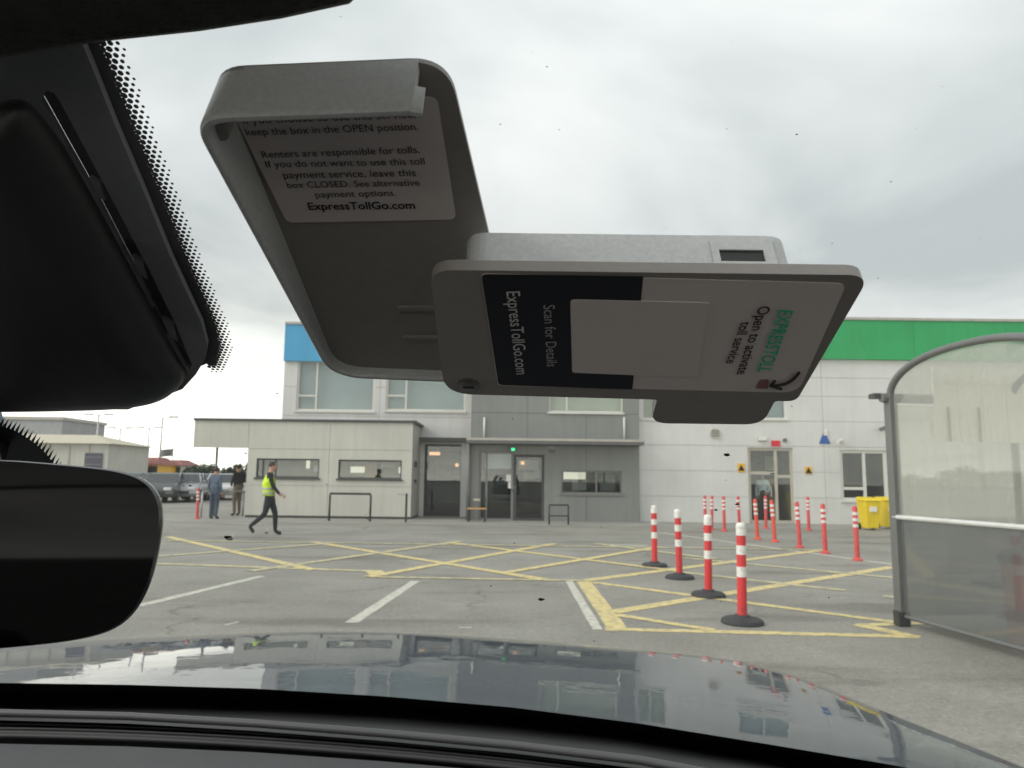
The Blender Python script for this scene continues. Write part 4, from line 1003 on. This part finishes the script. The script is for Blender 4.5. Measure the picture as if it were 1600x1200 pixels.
# hood
def hood_z(y):
    P = [(.70, 1.158), (.85, 1.150), (1.0, 1.1380), (1.1, 1.1311), (1.2, 1.1236), (1.3, 1.1154), (1.4, 1.1062), (1.5, 1.0959), (1.6, 1.0844), (1.68, 1.0730), (1.75, 1.052), (1.79, 1.0), (1.81, .90), (1.82, .70), (1.82, .45)]
    return P
m = MB(); rows = 0; FR = [(0, 0), (.2, .002), (.4, .008), (.58, .014), (.72, .020), (.83, .026), (.90, .033), (.95, .044), (.98, .066), (1.0, .14), (1.005, .28), (1.005, .62)]
prof = hood_z(0)
def hw(y):
    if y < 1.2: return .96 - .05 * (y - .7) / .5
    t = min(1, (y - 1.2) / .64); return .91 * (1 - .55 * t ** 3.2)
verts = []
sides = [(-f, d) for f, d in reversed(FR[1:])] + FR
for y, z in prof:
    for f, d in sides:
        drop = d * (1 if z > 1.0 else max(0.0, (z - .45) / .55))
        yy = y - .05 * f * f * (1 if y > 1.5 else 0)
        verts.append((XC + f * hw(y), yy, max(.40, z - drop)))
n = len(sides)
m.add(verts, [(i * n + k, i * n + k + 1, (i + 1) * n + k + 1, (i + 1) * n + k) for i in range(len(prof) - 1) for k in range(n - 1)])
hood = m.build('hood', M['hood'], car, smooth=True)
sb = hood.modifiers.new('sub', 'SUBSURF'); sb.levels = 3; sb.render_levels = 3
# windscreen
def gp(x, z, off=0.0):
    """point on the glass, off metres inside it"""
    e = .002; y = glass_y(x, z)
    dx = (glass_y(x + e, z) - glass_y(x - e, z)) / (2 * e); dz = (glass_y(x, z + e) - glass_y(x, z - e)) / (2 * e)
    nrm = Vector((dx, -1, dz)).normalized()
    return Vector((x, y, z)) + nrm * off
NX, NZ = 40, 24
def glass_grid(x0, x1, z0, z1, off, nx=NX, nz=NZ):
    vs = [gp(x0(z) + (x1(z) - x0(z)) * i / nx, z, off) for z in [z0 + (z1 - z0) * j / nz for j in range(nz + 1)] for i in range(nx + 1)]
    return vs, [(j * (nx + 1) + i, j * (nx + 1) + i + 1, (j + 1) * (nx + 1) + i + 1, (j + 1) * (nx + 1) + i) for j in range(nz) for i in range(nx)]
wl = lambda z: XC - .84 + .18 * (z - 1.13) / .42
wr = lambda z: XC + .84 - .18 * (z - 1.13) / .42
ws = MB().add(*glass_grid(wl, wr, 1.13, 1.58, 0.0)).build('windscreen', M['windscreen'], car, smooth=True)
def onglass(px, py):
    d = ray(px, py); lo, hi = .02, 3.0
    for _ in range(50):
        k = (lo + hi) / 2; P = Vector((0, 0, CZ)) + d * k
        if P.y > glass_y(P.x, P.z): hi = k
        else: lo = k
    return P
# black printed band along the lower edge of the glass
top = [(-300, 1062), (0, 1062), (200, 1065), (400, 1071), (600, 1083), (800, 1100), (1000, 1125), (1200, 1157), (1400, 1190), (1600, 1232), (1900, 1310)]
vs = []
for px, py in top:
    P = onglass(px, py)
    vs += [gp(P.x, P.z, .003), gp(P.x, P.z - .03, .003), gp(P.x, P.z - .07, .003)]
MB().add(vs, [(3 * i + j, 3 * i + j + 1, 3 * i + j + 4, 3 * i + j + 3) for i in range(len(top) - 1) for j in (0, 1)]).build('lower_frit_band', M['frit'], ws, smooth=True)
# dashboard
lipz = 1.205
lip = [(-500, 1100), (-200, 1101), (0, 1103), (200, 1108), (400, 1119), (600, 1134), (800, 1152), (1000, 1175), (1130, 1199), (1350, 1240), (1700, 1330)]
lp = [ground(px, py, lipz) for px, py in lip]
MB().tube([p - Vector((0, 0, .006)) for p in lp], .0032, 10).build('dash_lip', M['lip'], car, smooth=True)
m = MB(); vs = []
for p in lp: vs += [p + Vector((0, .0, -.012)), p + Vector((0, .25, -.06)), p + Vector((0, .30, -.5))]
m.add(vs, [(3 * i + j, 3 * i + j + 1, 3 * i + j + 4, 3 * i + j + 3) for i in range(len(lp) - 1) for j in (0, 1)]); m.build('cowl', M['dash_black'], car, smooth=True)
pad = [(-500, 1156), (-200, 1156), (10, 1158), (200, 1162), (400, 1171), (600, 1185), (750, 1198), (1000, 1232), (1350, 1300)]
pd_ = [ground(px, py, 1.190) for px, py in pad]
m = MB(); vs = []
for i, p in enumerate(pd_):
    back = Vector((p.x, .12 + .1 * 0, 1.15))
    vs += [p + Vector((0, .004, -.03)), p + Vector((0, .002, -.004)), p + Vector((0, -.006, 0)), p.lerp(back, .35) + Vector((0, 0, .008)), p.lerp(back, .7), back, back + Vector((0, .03, -.12)), back + Vector((0, .15, -.7))]
m.add(vs, [(8 * i + j, 8 * i + j + 1, 8 * i + j + 9, 8 * i + j + 8) for i in range(len(pd_) - 1) for j in range(7)])
dash = m.build('dashboard', M['dash'], car, smooth=True)
# defroster vent between lip and pad: dark trough with long slats
m = MB(); vs = []
for p, q in zip([ground(px, py + 8, 1.19) for px, py in lip[:9]], [ground(px, py, 1.185) for px, py in pad[:9]]):
    vs += [Vector((p.x, p.y, 1.186)), Vector((p.x, (p.y + q.y) / 2, 1.165)), Vector((q.x, q.y, 1.17))]
m.add(vs, [(3 * i + j, 3 * i + j + 1, 3 * i + j + 4, 3 * i + j + 3) for i in range(8) for j in (0, 1)]); m.build('vent_trough', M['dash_black'], dash, smooth=True)
for k, (f, x0, x1) in enumerate(((.35, 0, 9), (.55, 0, 9), (.72, 0, 9), (.86, 0, 9))):
    pts = []
    for px in range(-200, 1000, 60):
        ya = 1118 + .0000 + (px / 1000) ** 2 * 62 + max(0, px) * .012; yb = 1155 + (max(px, 0) / 1000) ** 2 * 60 + max(0, px) * .014
        pts.append(ground(px, ya + (yb - ya) * f, 1.186))
    MB().tube(pts, .0011 + .0006 * k, 6).build('vent_slat', M['dash_black'], dash, smooth=True)
# headliner and roof
def roof_z(y): return 1.545 - .10 * (y + .9) ** 2 / 1.0
m = MB(); vs = []; nx = 24
hl = [(-900, 235), (-400, 140), (-100, 98), (0, 86), (140, 63), (300, 46), (430, 26), (540, 2), (610, -60), (690, -190), (850, -330), (1400, -560), (2000, -900)]
nx = len(hl) - 1
xs = [XC - .66 + 1.32 * i / nx for i in range(nx + 1)]
for px, py in hl:
    d = ray(px, py); C0 = Vector((0, 0, CZ)); AGh = R(27.5); nn_ = Vector((0, -math.sin(AGh), -math.cos(AGh)))
    k = (.006 - (C0 - Vector((0, .33, 1.41))).dot(nn_)) / d.dot(nn_); P = C0 + d * k
    pts = [P + Vector((0, .012, .020)), P + Vector((0, .008, .008)), P + Vector((0, .003, .0015)), P, P + Vector((0, -.012, .003))]
    y0 = P.y - .012
    for k in range(1, 11):
        y = y0 - (y0 + 1.9) * k / 10; pts.append(Vector((P.x, y, P.z + .004 + (1.60 - P.z) * min(1, k / 3))))
    vs += pts
nr = 15
m.add(vs, [(nr * i + j, nr * i + j + 1, nr * (i + 1) + j + 1, nr * (i + 1) + j) for i in range(nx) for j in range(nr - 1) if not (1 <= i <= nx - 2 and 5 <= j <= 12)])  # opening left in the cloth for the added sunroof
m.build('headliner', M['headliner'], car, smooth=True)
m = MB(); vs = []
for x in xs:
    P = gp(x, 1.575, -.004)
    for k in range(17):
        t = k / 16; y = P.y * (1 - t) - 1.95 * t
        vs.append((x * 1.0, y, 1.58 + .06 * math.sin(math.pi * min(1, t * 1.1 + .05)) - .03 * ((x - XC) / .66) ** 2))
rq = [(17 * i + j, 17 * i + j + 1, 17 * (i + 1) + j + 1, 17 * (i + 1) + j, (1 <= i <= nx - 2 and 1 <= j <= 14)) for i in range(nx) for j in range(16)]
m.add(vs, [q[:4] for q in rq if not q[4]])
roof = m.build('roof', M['hood'], car, smooth=True)
MB().add(vs, [q[:4] for q in rq if q[4]]).build('added_sunroof_pane', M['windscreen'], roof, smooth=True)  # unseen sunroof, added to let sky light onto the toll box lid
# side structure: pillars, doors, side windows, tail
for s in (-1, 1):
    X = lambda v: XC + s * v
    MB().tube([gp(X(.85), 1.16, .0), gp(X(.76), 1.34, .0), gp(X(.66), 1.57, .0)], .05, 10).build('pillar', M['dash'], car, smooth=True)
    MB().tube([(X(.86), -.55, 1.12), (X(.68), -.62, 1.58)], .06, 8).build('pillar', M['dash'], car, smooth=True)
    MB().tube([(X(.84), -1.7, 1.12), (X(.66), -1.45, 1.56)], .09, 8).build('pillar', M['dash'], car, smooth=True)
    MB().tube([gp(X(.66), 1.57, .0), (X(.67), -.6, 1.60), (X(.66), -1.9, 1.56)], .04, 8).build('roof_rail', M['dash'], car, smooth=True)
    for y0, y1 in ((-.55, .62), (-1.75, -.56)):
        a, b = min(X(.82), X(.90)), max(X(.82), X(.90))
        d = MB().box(a, b, y0, y1, .38, 1.14).build('door', M['hood'], car, bevel=.03)
        MB().box(min(X(.78), X(.815)), max(X(.78), X(.815)), y0 + .05, y1 - .05, .45, 1.12).build('door_card', M['dash_black'], d, bevel=.02)
        MB().add([(X(.85), y0, 1.14), (X(.85), y1, 1.14), (X(.69), min(y1, .1), 1.51), (X(.69), y0, 1.51)], [(0, 1, 2, 3)]).build('window', M['windscreen'], d)
MB().box(XC - .85, XC + .85, -1.86, -1.78, .38, 1.10).build('tail', M['hood'], car)
MB().add([(XC - .78, -1.82, 1.10), (XC + .78, -1.82, 1.10), (XC + .62, -1.75, 1.52), (XC - .62, -1.75, 1.52)], [(0, 1, 2, 3)]).build('rear_window', M['windscreen'], car)
MB().box(XC - .84, XC + .84, -1.8, .9, .34, .38).build('floor_pan', M['dash_black'], car)
for s in (-1, 1):
    x = XC + s * .38
    st = MB().box(x - .25, x + .25, -.95, -.40, .45, .68).box(x - .24, x + .24, -1.08, -.94, .66, 1.25).build('seat', M['dash_black'], car, bevel=.05, seg=3)
    MB().box(x - .13, x + .13, -1.10, -1.0, 1.28, 1.46).build('headrest', M['dash_black'], st, bevel=.03, seg=3)

# ---------------- frame of the toll box and of the sensor cover: u right, t up the glass, n into the cabin
AG = R(27.5)
BO = Vector((0, .33, 1.41)); BU = Vector((1, 0, 0)); BT = Vector((0, -math.cos(AG), math.sin(AG))); BN = Vector((0, -math.sin(AG), -math.cos(AG)))
def bw(u, t, n): return BO + BU * u + BT * t + BN * n
def bp(px, py, n):
    d = ray(px, py); C = Vector((0, 0, CZ)); k = (n - (C - BO).dot(BN)) / d.dot(BN); P = C + d * k - BO
    return (P.dot(BU), P.dot(BT))
# ---------------- sensor cover behind the mirror
def smooth_loop(pts, it=2, closed=True):
    for _ in range(it):
        out = []; n = len(pts)
        for i in range(n if closed else n - 1):
            a, b = Vector(pts[i]), Vector(pts[(i + 1) % n]); out += [tuple(a * .75 + b * .25), tuple(a * .25 + b * .75)]
        if not closed: out = [pts[0]] + out + [pts[-1]]
        pts = out
    return pts
nb = -.0055
bz = [(-40, 40), (60, 30), (120, 48), (142, 100), (182, 200), (225, 300), (266, 400), (290, 452), (315, 505), (324, 540), (320, 562), (306, 585), (285, 608), (200, 640), (-40, 640)]
slot = [(64, 158), (66, 148), (74, 142), (84, 145), (92, 156), (140, 245), (190, 340), (235, 425), (275, 508), (300, 570), (296, 578), (288, 572), (250, 505), (200, 405), (150, 310), (100, 222)]
outer = [bp(*q, nb) for q in bz]; hole = [bp(*q, nb) for q in slot]
bezel = plate(outer, [hole], bw, -.0076, nb, M['bezel'], 'sensor_bezel', car)
sl_ = [bp(*q, nb) for q in slot]
cx_ = sum(p[0] for p in sl_) / len(sl_); cy_ = sum(p[1] for p in sl_) / len(sl_)
big = [(cx_ + (a - cx_) * 1.06, cy_ + (b - cy_) * 1.03) for a, b in sl_]
MB().prism([bw(u, t, -.0092) for u, t in big], [bw(u, t, -.0078) for u, t in big]).build('slot_back', M['frit'], bezel)
for px, py in ((148, 292), (215, 415), (262, 512)):
    q = [bp(px - 9, py - 14, -.006), bp(px + 8, py - 4, -.006), bp(px + 16, py + 22, -.006), bp(px + 2, py + 16, -.006)]
    MB().prism([bw(u, t, -.0077) for u, t in q], [bw(u, t, -.0062) for u, t in q]).build('clip', M['bezel'], bezel)
# bulging main cover: loft from its edge inwards
nc = -.0048
edge_px = [(-60, 190), (0, 160), (34, 156), (60, 178), (100, 232), (150, 322), (200, 414), (250, 508), (282, 568), (292, 582), (288, 597), (270, 615), (240, 627), (200, 632), (100, 635), (0, 636), (-60, 636)]
el = smooth_loop([bp(*q, nc) for q in edge_px], 2, False)
cen = bp(-60, 420, nc)
m = MB(); rings = 7; vs = []
for j in range(rings):
    t = j / (rings - 1)
    k = 1 - .35 * t ** 1.6; n_ = nc + .011 * math.sin(t * math.pi / 2)
    for (u, v) in el: vs.append(bw(cen[0] + (u - cen[0]) * k, cen[1] + (v - cen[1]) * k, n_))
wall = [bw(u, v, -.0072) for u, v in el]
L_ = len(el); b0 = len(vs)
vs += wall
fs = [(j * L_ + i, j * L_ + i + 1, (j + 1) * L_ + i + 1, (j + 1) * L_ + i) for j in range(rings - 1) for i in range(L_ - 1)]
fs += [(b0 + i, b0 + i + 1, i + 1, i) for i in range(L_ - 1)]
fs += [tuple((rings - 1) * L_ + i for i in range(L_))]
m.add(vs, fs); m.build('sensor_cover', M['cover'], car, smooth='auto')
# printed frit under the bezel and its fading dots
nf = -.0085
fe = [(105, 0), (122, 30), (137, 62), (153, 100), (194, 200), (237, 300), (278, 400), (302, 452), (326, 505), (334, 540), (328, 566)]
fin = [bp(q[0] - 60, q[1] + 25, nf) for q in fe]; fout = [bp(*q, nf) for q in fe]
m = MB(); m.add([bw(u, t, nf) for u, t in fin] + [bw(u, t, nf) for u, t in fout], [(i, i + 1, len(fe) + i + 1, len(fe) + i) for i in range(len(fe) - 1)])
m.build('frit_band', M['frit'], ws)
def seg_dist(p, poly):
    best = 9; side = 1; along = 0
    for i in range(len(poly) - 1):
        a, b = Vector(poly[i]), Vector(poly[i + 1]); ab = b - a; t = max(0, min(1, (p - a).dot(ab) / ab.length_squared)); d = p - (a + ab * t)
        if d.length < best: best = d.length; side = 1 if (ab.x * d.y - ab.y * d.x) > 0 else -1; along = i + t
    return best, side, along
m = MB(); pit = .00175; us = [p[0] for p in fout]; ts = [p[1] for p in fout]; ia = 0
t = min(ts) - .012
while t < max(ts) + .01:
    u = min(us) - .01 + (pit / 2 if ia % 2 else 0)
    while u < max(us) + .02:
        d, s, al = seg_dist(Vector((u, t)), fout)
        wmax = .0084 - .0020 * min(1, al / 9)
        if (s > 0 and d < wmax) or d < pit * 1.2:
            r = pit * (.74 - .54 * ((d if s > 0 else 0) / wmax))
            m.add([bw(u + r * math.cos(k * math.pi / 4), t + r * math.sin(k * math.pi / 4), nf) for k in range(8)], [tuple(range(8))])
        u += pit
    t += pit * .866; ia += 1
tag(m.build('frit_dots', M['frit'], ws), kind='stuff')
# lower frit patch showing below the cover, with its toothed dotted edge
pe = [(-80, 655), (5, 655), (30, 664), (55, 680), (76, 699), (90, 718), (110, 760)]
pts3 = [onglass(*q) for q in pe]
m = MB(); n_ = len(pe)
m.add([gp(P.x, P.z, .003) for P in pts3] + [gp(P.x - .10, P.z - .03, .003) for P in pts3], [(i, i + 1, n_ + i + 1, n_ + i) for i in range(n_ - 1)]); m.build('frit_patch', M['frit'], ws)
m = MB()
for i in range(n_ - 1):
    L2 = (Vector(pe[i + 1]) - Vector(pe[i])).length; kk = max(1, int(L2 / 6.5))
    for k in range(kk):
        q = Vector(pe[i]).lerp(Vector(pe[i + 1]), k / kk); e_ = (Vector(pe[i + 1]) - Vector(pe[i])) / L2
        tri = [q - e_ * 2.6, q + e_ * 2.6, q + Vector((7.5, -13))]
        m.add([gp(P.x, P.z, .003) for P in (onglass(*v) for v in tri)], [(0, 1, 2)])
tag(m.build('frit_dots', M['frit'], ws), kind='stuff')
# ---------------- rear-view mirror
YM = .27
mo = [(-300, 716), (-20, 716), (120, 727), (188, 735), (229, 749), (250, 776), (255, 812), (247, 868), (233, 919), (211, 959), (177, 986), (120, 1001), (40, 1010), (-20, 1015), (-300, 1032)]
def mplane(px, py, y): 
    # the mirror is turned towards the driver: its right end stands a little farther off
    d = ray(px, py); nrm = Vector((.16, -1, .05)); P0 = Vector((-.13, y, 1.38)); k = (P0 - Vector((0, 0, CZ))).dot(nrm) / d.dot(nrm); return Vector((0, 0, CZ)) + d * k
lo_ = smooth_loop(mo, 2)
face = [mplane(x, y, YM) for x, y in lo_]
cm = sum(face, Vector()) / len(face)
bk = [cm + (p - cm) * .99 + Vector((-.002, .006, 0)) for p in face]; bk2 = [cm + (p - cm) * .9 + Vector((-.012, .024, 0)) for p in face]; bk3 = [cm + (p - cm) * .6 + Vector((-.01, .042, 0)) for p in face]
fr = [cm + (p - cm) * .985 + Vector((0, -.0015, 0)) for p in face]
nn = len(face)
m = MB(); m.add(fr + face + bk + bk2 + bk3, [(r * nn + i, r * nn + (i + 1) % nn, (r + 1) * nn + (i + 1) % nn, (r + 1) * nn + i) for r in range(4) for i in range(nn)] + [tuple(4 * nn + i for i in range(nn))])
mir = m.build('rear_view_mirror', M['mirror_case'], car, smooth='auto')
gl_ = [cm + (p - cm) * .986 + Vector((0, -.0008, 0)) for p in face]
MB().add(gl_, [tuple(range(nn))]).build('mirror_glass', M['mirror'], mir)
MB().tube([cm + Vector((-.06, .03, .01)), cm + Vector((-.07, .05, .04)), cm + Vector((-.07, .03, .075))], .011, 10).build('mirror_stalk', M['mirror_case'], mir, smooth=True)
# ---------------- dirt on the glass
rnd = random.Random(5)
md, mw_ = MB(), MB()
spots = [(357, 837, 7, 'd'), (360, 840, 6, 'w'), (862, 702, 7, 'w'), (1135, 707, 6, 'd'), (577, 808, 4, 'w'), (803, 764, 5, 'w'), (845, 934, 6, 'd'), (767, 913, 2, 'd'), (1244, 206, 3, 'w'), (855, 100, 2, 'd'), (417, 830, 3, 'w'), (298, 756, 3, 'w'), (1118, 794, 4, 'd'), (1152, 785, 4, 'd'), (1207, 737, 4, 'w'), (434, 611, 2, 'd'), (782, 190, 2, 'w'), (385, 705, 3, 'w')]
for k in range(60): spots.append((rnd.uniform(380, 1590), rnd.uniform(20, 1000), rnd.uniform(.7, 1.7), rnd.choice('wd')))
for px, py, r, c in spots:
    P = onglass(px, py); q = [(px + r * rnd.uniform(.6, 1.2) * math.cos(a), py + r * .45 * rnd.uniform(.6, 1.2) * math.sin(a)) for a in [j * math.pi / 4 for j in range(8)]]
    vs = []
    for x, y in q:
        G = onglass(x, y); vs.append(gp(G.x, G.z, .001))
    (md if c == 'd' else mw_).add(vs, [tuple(range(8))])
tag(md.build('dirt_specks', M['dirt_dark'], ws), kind='stuff'); tag(mw_.build('dirt_specks', M['dirt_white'], ws), kind='stuff')

# ================================================================== TOLL BOX ON THE WINDSCREEN
tb = thing('toll_box', 'open grey plastic toll transponder box stuck to the windscreen', 'toll box', bw(0, .13, .02))
# --- lid: swivelled open to the left; deep at its top edge, shallow towards the bottom
N0, NF = .0082, .0098
def lid_n(t): return NF + .0035 + .0125 * max(0, min(1.05, (t - .0965) / .109))
LQ = [(-.0600, .0945), (.0035, .0915), (-.0142, .2052), (-.0655, .2022)]
lo = rounded(LQ, [.013, .003, .009, .008], 9)
lid = plate(lo, [], bw, N0, NF, M['box_taupe'], 'lid', tb, bevel=.0005)
def wall_strip(pts, w, name, parent, mat, n0, n1):
    n = len(pts); inn = []
    for i in range(n):
        a, b = Vector(pts[max(i - 1, 0)]), Vector(pts[min(i + 1, n - 1)]); d = (b - a).normalized(); inn.append(Vector(pts[i]) + Vector((d.y, -d.x)) * w)
    m = MB(); mid = lambda p, q, k: Vector(p) * (1 - k) + q * k
    vs = [bw(p[0], p[1], n0) for p in pts] + [bw(p[0], p[1], n1(p[1]) - .0012) for p in pts]
    for k, dn in ((.08, -.0005), (.3, 0), (.7, 0), (.92, -.0004)): vs += [bw(*mid(p, q, k), n1(p[1]) + dn) for p, q in zip(pts, inn)]
    vs += [bw(q.x, q.y, n1(p[1]) - .001) for p, q in zip(pts, inn)] + [bw(q.x, q.y, n0) for q in inn]
    fs = [(r * n + i, r * n + i + 1, (r + 1) * n + i + 1, (r + 1) * n + i) for r in range(7) for i in range(n - 1)]
    fs += [tuple(r * n for r in range(8)), tuple(r * n + n - 1 for r in range(7, -1, -1))]
    m.add(vs, fs); return m.build(name, mat, parent, smooth='auto')
full = rounded(LQ, [.013, 0, 0, .008], 9)
# bottom right -> bottom left -> up the left side -> top right, in steps so the height can fall
def steps(a, b, k): return [tuple(Vector(a).lerp(Vector(b), i / k)) for i in range(1, k)]
bl, tl = list(reversed(full[:10])), list(reversed(full[-10:]))
end = tuple(Vector(LQ[2]) + Vector((-.0062, -.0003)))
path = [(LQ[1][0] - .002, LQ[1][1])] + bl + steps(bl[-1], tl[0], 12) + tl + [end]
wall_strip(path, .0022, 'lid_rim', lid, M['box_lit'], NF - .001, lid_n)
# the top wall ends in a notch, with the catch standing beyond it
wall_strip([end, tuple(Vector(end) + Vector((.0022, -.0004)))], .0020, 'catch', lid, M['box_lit'], NF + .0085, lambda t: lid_n(t) + .0004)
b1 = bp(343, 208, .021); MB().tube([bw(*b1, NF), bw(*b1, .021)], .0020, 14).build('boss', M['box_taupe'], lid, smooth='auto')
rcp = [bp(*q, NF) for q in ((386, 326), (407, 324), (398, 286), (380, 288))]
MB().prism([bw(a, b, NF) for a, b in rcp], [bw(a, b, NF + .0008) for a, b in rcp]).build('boss', M['box_taupe'], lid)
lw = lambda a, b, n: bw(-.012 + a, .1 + b, n)
for yb in (.012, .026): MB().prism([lw(a, b, NF) for a, b in ((-.022, yb), (.004, yb), (.004, yb + .0016), (-.022, yb + .0016))], [lw(a, b, NF + .001) for a, b in ((-.022, yb), (.004, yb), (.004, yb + .0016), (-.022, yb + .0016))]).build('rib', M['box_taupe'], lid)
# lid label
ll = rounded([bp(449, 346, NF), bp(713, 341, NF), bp(683, 150, NF), bp(353, 152, NF)], .002, 5)
lab = plate(ll, [], bw, NF + .0002, NF + .0005, M['label'], 'lid_label', tb)
def write(body, p0, p1, n, parent, mat, bold=0.0, shear=0.0, tall=1.0):
    # lettering laid along the baseline from photo point p0 to p1 on the plane n
    me = text_mesh(body, 1.0, bold=bold, shear=shear, ext=0)
    a, b = Vector(bp(*p0, n)), Vector(bp(*p1, n)); L = (b - a).length; d = (b - a) / L; up = Vector((-d.y, d.x))
    x0_ = min(v.co.x for v in me.vertices); k = L / (max(v.co.x for v in me.vertices) - x0_)
    for v in me.vertices:
        q = a + d * (v.co.x - x0_) * k + up * v.co.y * k * tall
        v.co = bw(q.x, q.y, n)
    me.materials.clear(); me.materials.append(mat)
    return link('lettering', me, parent)
for body_, p0_, p1_, bold in (('If you choose to use this service,', (381, 194), (650, 184), 0), ('keep the box in the OPEN position.', (386, 212), (654, 203), 0), ('Renters are responsible for tolls.', (411, 247), (656, 239), 0),
                              ('If you do not want to use this toll', (417, 262), (664, 257), 0), ('payment service, leave this', (444, 279), (650, 275), 0), ('box CLOSED. See alternative', (450, 294), (656, 290), 0),
                              ('payment options.', (494, 309), (619, 306), 0), ('ExpressTollGo.com', (483, 328), (649, 326), .018)):
    write(body_, p0_, p1_, NF + .00065, lab, M['ink'], bold)
# --- body with front plate
BN0, BN1, BN2 = .0148, .0275, .0310
bx = rounded([(-.012, .1130), (.0690, .1130), (.0690, .1618), (-.012, .1618)], .005, 6)
body = plate(bx, [], bw, BN0, BN1, M['box_lit'], 'body', tb, bevel=.0008)
MB().prism([bw(u, t, .004) for u, t in ((.0, .112), (.06, .112), (.06, .120), (.0, .120))], [bw(u, t, BN0) for u, t in ((.0, .112), (.06, .112), (.06, .120), (.0, .120))]).build('mount_pad', M['dash_black'], tb)
# collar ledge between body and plate
bz2 = rounded([(-.0165, .1125), (.0735, .1125), (.0735, .1638), (-.0165, .1638)], .003, 5)
plate(bz2, [], bw, BN1 - .0012, BN1, M['box_lit'], 'ledge', tb, bevel=.0004)
# latch panel with slot on the top side of the body
lt = [(.0490, BN0 + .0008), (.0645, BN0 + .0008), (.0645, BN1 - .0016), (.0490, BN1 - .0016)]
lt = rounded(lt, [.0015, .0015, .0, .0], 5)
hs = [(.0508, .0205), (.0618, .0205), (.0618, .0245), (.0508, .0245)]
lat = plate(lt, [hs], lambda u, n, d: bw(u, .1618 + d, n), .0001, .0007, M['box_lit'], 'latch_panel', tb)
MB().prism([bw(u, .16185, n) for u, n in hs], [bw(u, .1620, n) for u, n in hs]).build('slot', M['dash_black'], lat)
# front plate: rounded outline with finger tab at the bottom edge
fo = [(-.0195, .1165), (-.0195, .1655), (.0838, .1655), (.0838, .1110), (.0790, .1110), (.0776, .0972), (.0436, .0972), (.0420, .1110), (-.0195, .1120)]
fo = [(-.0198, .1125), (-.0198, .1650), (.0845, .1650), (.0845, .1108), (.0782, .1108), (.0782, .0975), (.0432, .0975), (.0432, .1108)]
fo = rounded(fo, [.009, .0055, .0055, .008, .0012, .006, .006, .0012], 8)
front = plate(fo, [], bw, BN1 + .0001, BN2, M['box_taupe'], 'front_plate', tb, bevel=.0011, smooth=False)
# front label
n_l = BN2 + .0002
fl_ = rounded([bp(778, 602, BN2), bp(1247, 613, BN2), bp(1323, 442, BN2), bp(751, 427, BN2)], [.0014, .005, .003, .0014], 5)
flab = plate(fl_, [], bw, BN2 - .0001, n_l, M['label'], 'front_label', tb)
dk = rounded([bp(779, 601, n_l), bp(988, 608, n_l), bp(1005, 432, n_l), bp(752, 428, n_l)], [.0014, 0, 0, .0014], 5)
plate(dk, [], bw, n_l, n_l + .00012, M['label_black'], 'black_field', flab)
wq = rounded([bp(894, 581, n_l), bp(1089, 589, n_l), bp(1108, 472, n_l), bp(891, 467, n_l)], .0012, 4)
plate(wq, [], bw, n_l + .00002, n_l + .0003, M['label'], 'white_square', flab)
nt_ = n_l + .0004
write('EXPRESSTOLL', (1217, 484), (1183, 581), nt_, flab, M['label_green'], .012, .22, 1.25)
write('Open to activate', (1186, 479), (1151, 585), nt_, flab, M['ink'], .010)
write('toll service', (1158, 503), (1134, 568), nt_, flab, M['ink'], .010)
write('Scan for Details', (849, 477), (855, 573), nt_, flab, M['label_grey'])
write('ExpressTollGo.com', (791, 456), (807, 585), nt_, flab, M['label_pale'], .004, 0, 1.1)
ar = [bp(*q, nt_) for q in ((1249, 582), (1239, 594), (1223, 602), (1205, 603))]
MB().tube([bw(u, t, nt_) for u, t in smooth_loop(ar, 2, False)], .0004, 6).build('arrow', M['ink'], flab)
MB().tube([bw(*bp(*q, nt_), nt_) for q in ((1211, 595), (1204, 603), (1221, 608))], .0004, 6).build('arrow_head', M['ink'], flab)
rm = rounded([bp(1181, 606, n_l), bp(1200, 607, n_l), bp(1201, 592, n_l), bp(1187, 593, n_l)], .0006, 3)
plate(rm, [], bw, n_l, n_l + .0002, M['label_red'], 'red_mark', flab)
# screw
m = MB(); u, t = -.0125, .1178
sc_o = MB().tube([bw(u, t, BN2 - .0005), bw(u, t, BN2 + .0006), bw(u, t, BN2 + .0012)], [.0030, .0030, .0018], 18).build('screw', M['screw'], tb, smooth='auto')
MB().prism([bw(u + a, t + b, BN2 + .0012) for a, b in ((-.0016, -.0003), (.0016, -.0003), (.0016, .0003), (-.0016, .0003))], [bw(u + a, t + b, BN2 + .0014) for a, b in ((-.0016, -.0003), (.0016, -.0003), (.0016, .0003), (-.0016, .0003))]).build('screw_slot', M['ink'], sc_o)
# clear the unused helper sizes
bpy.context.view_layer.update()
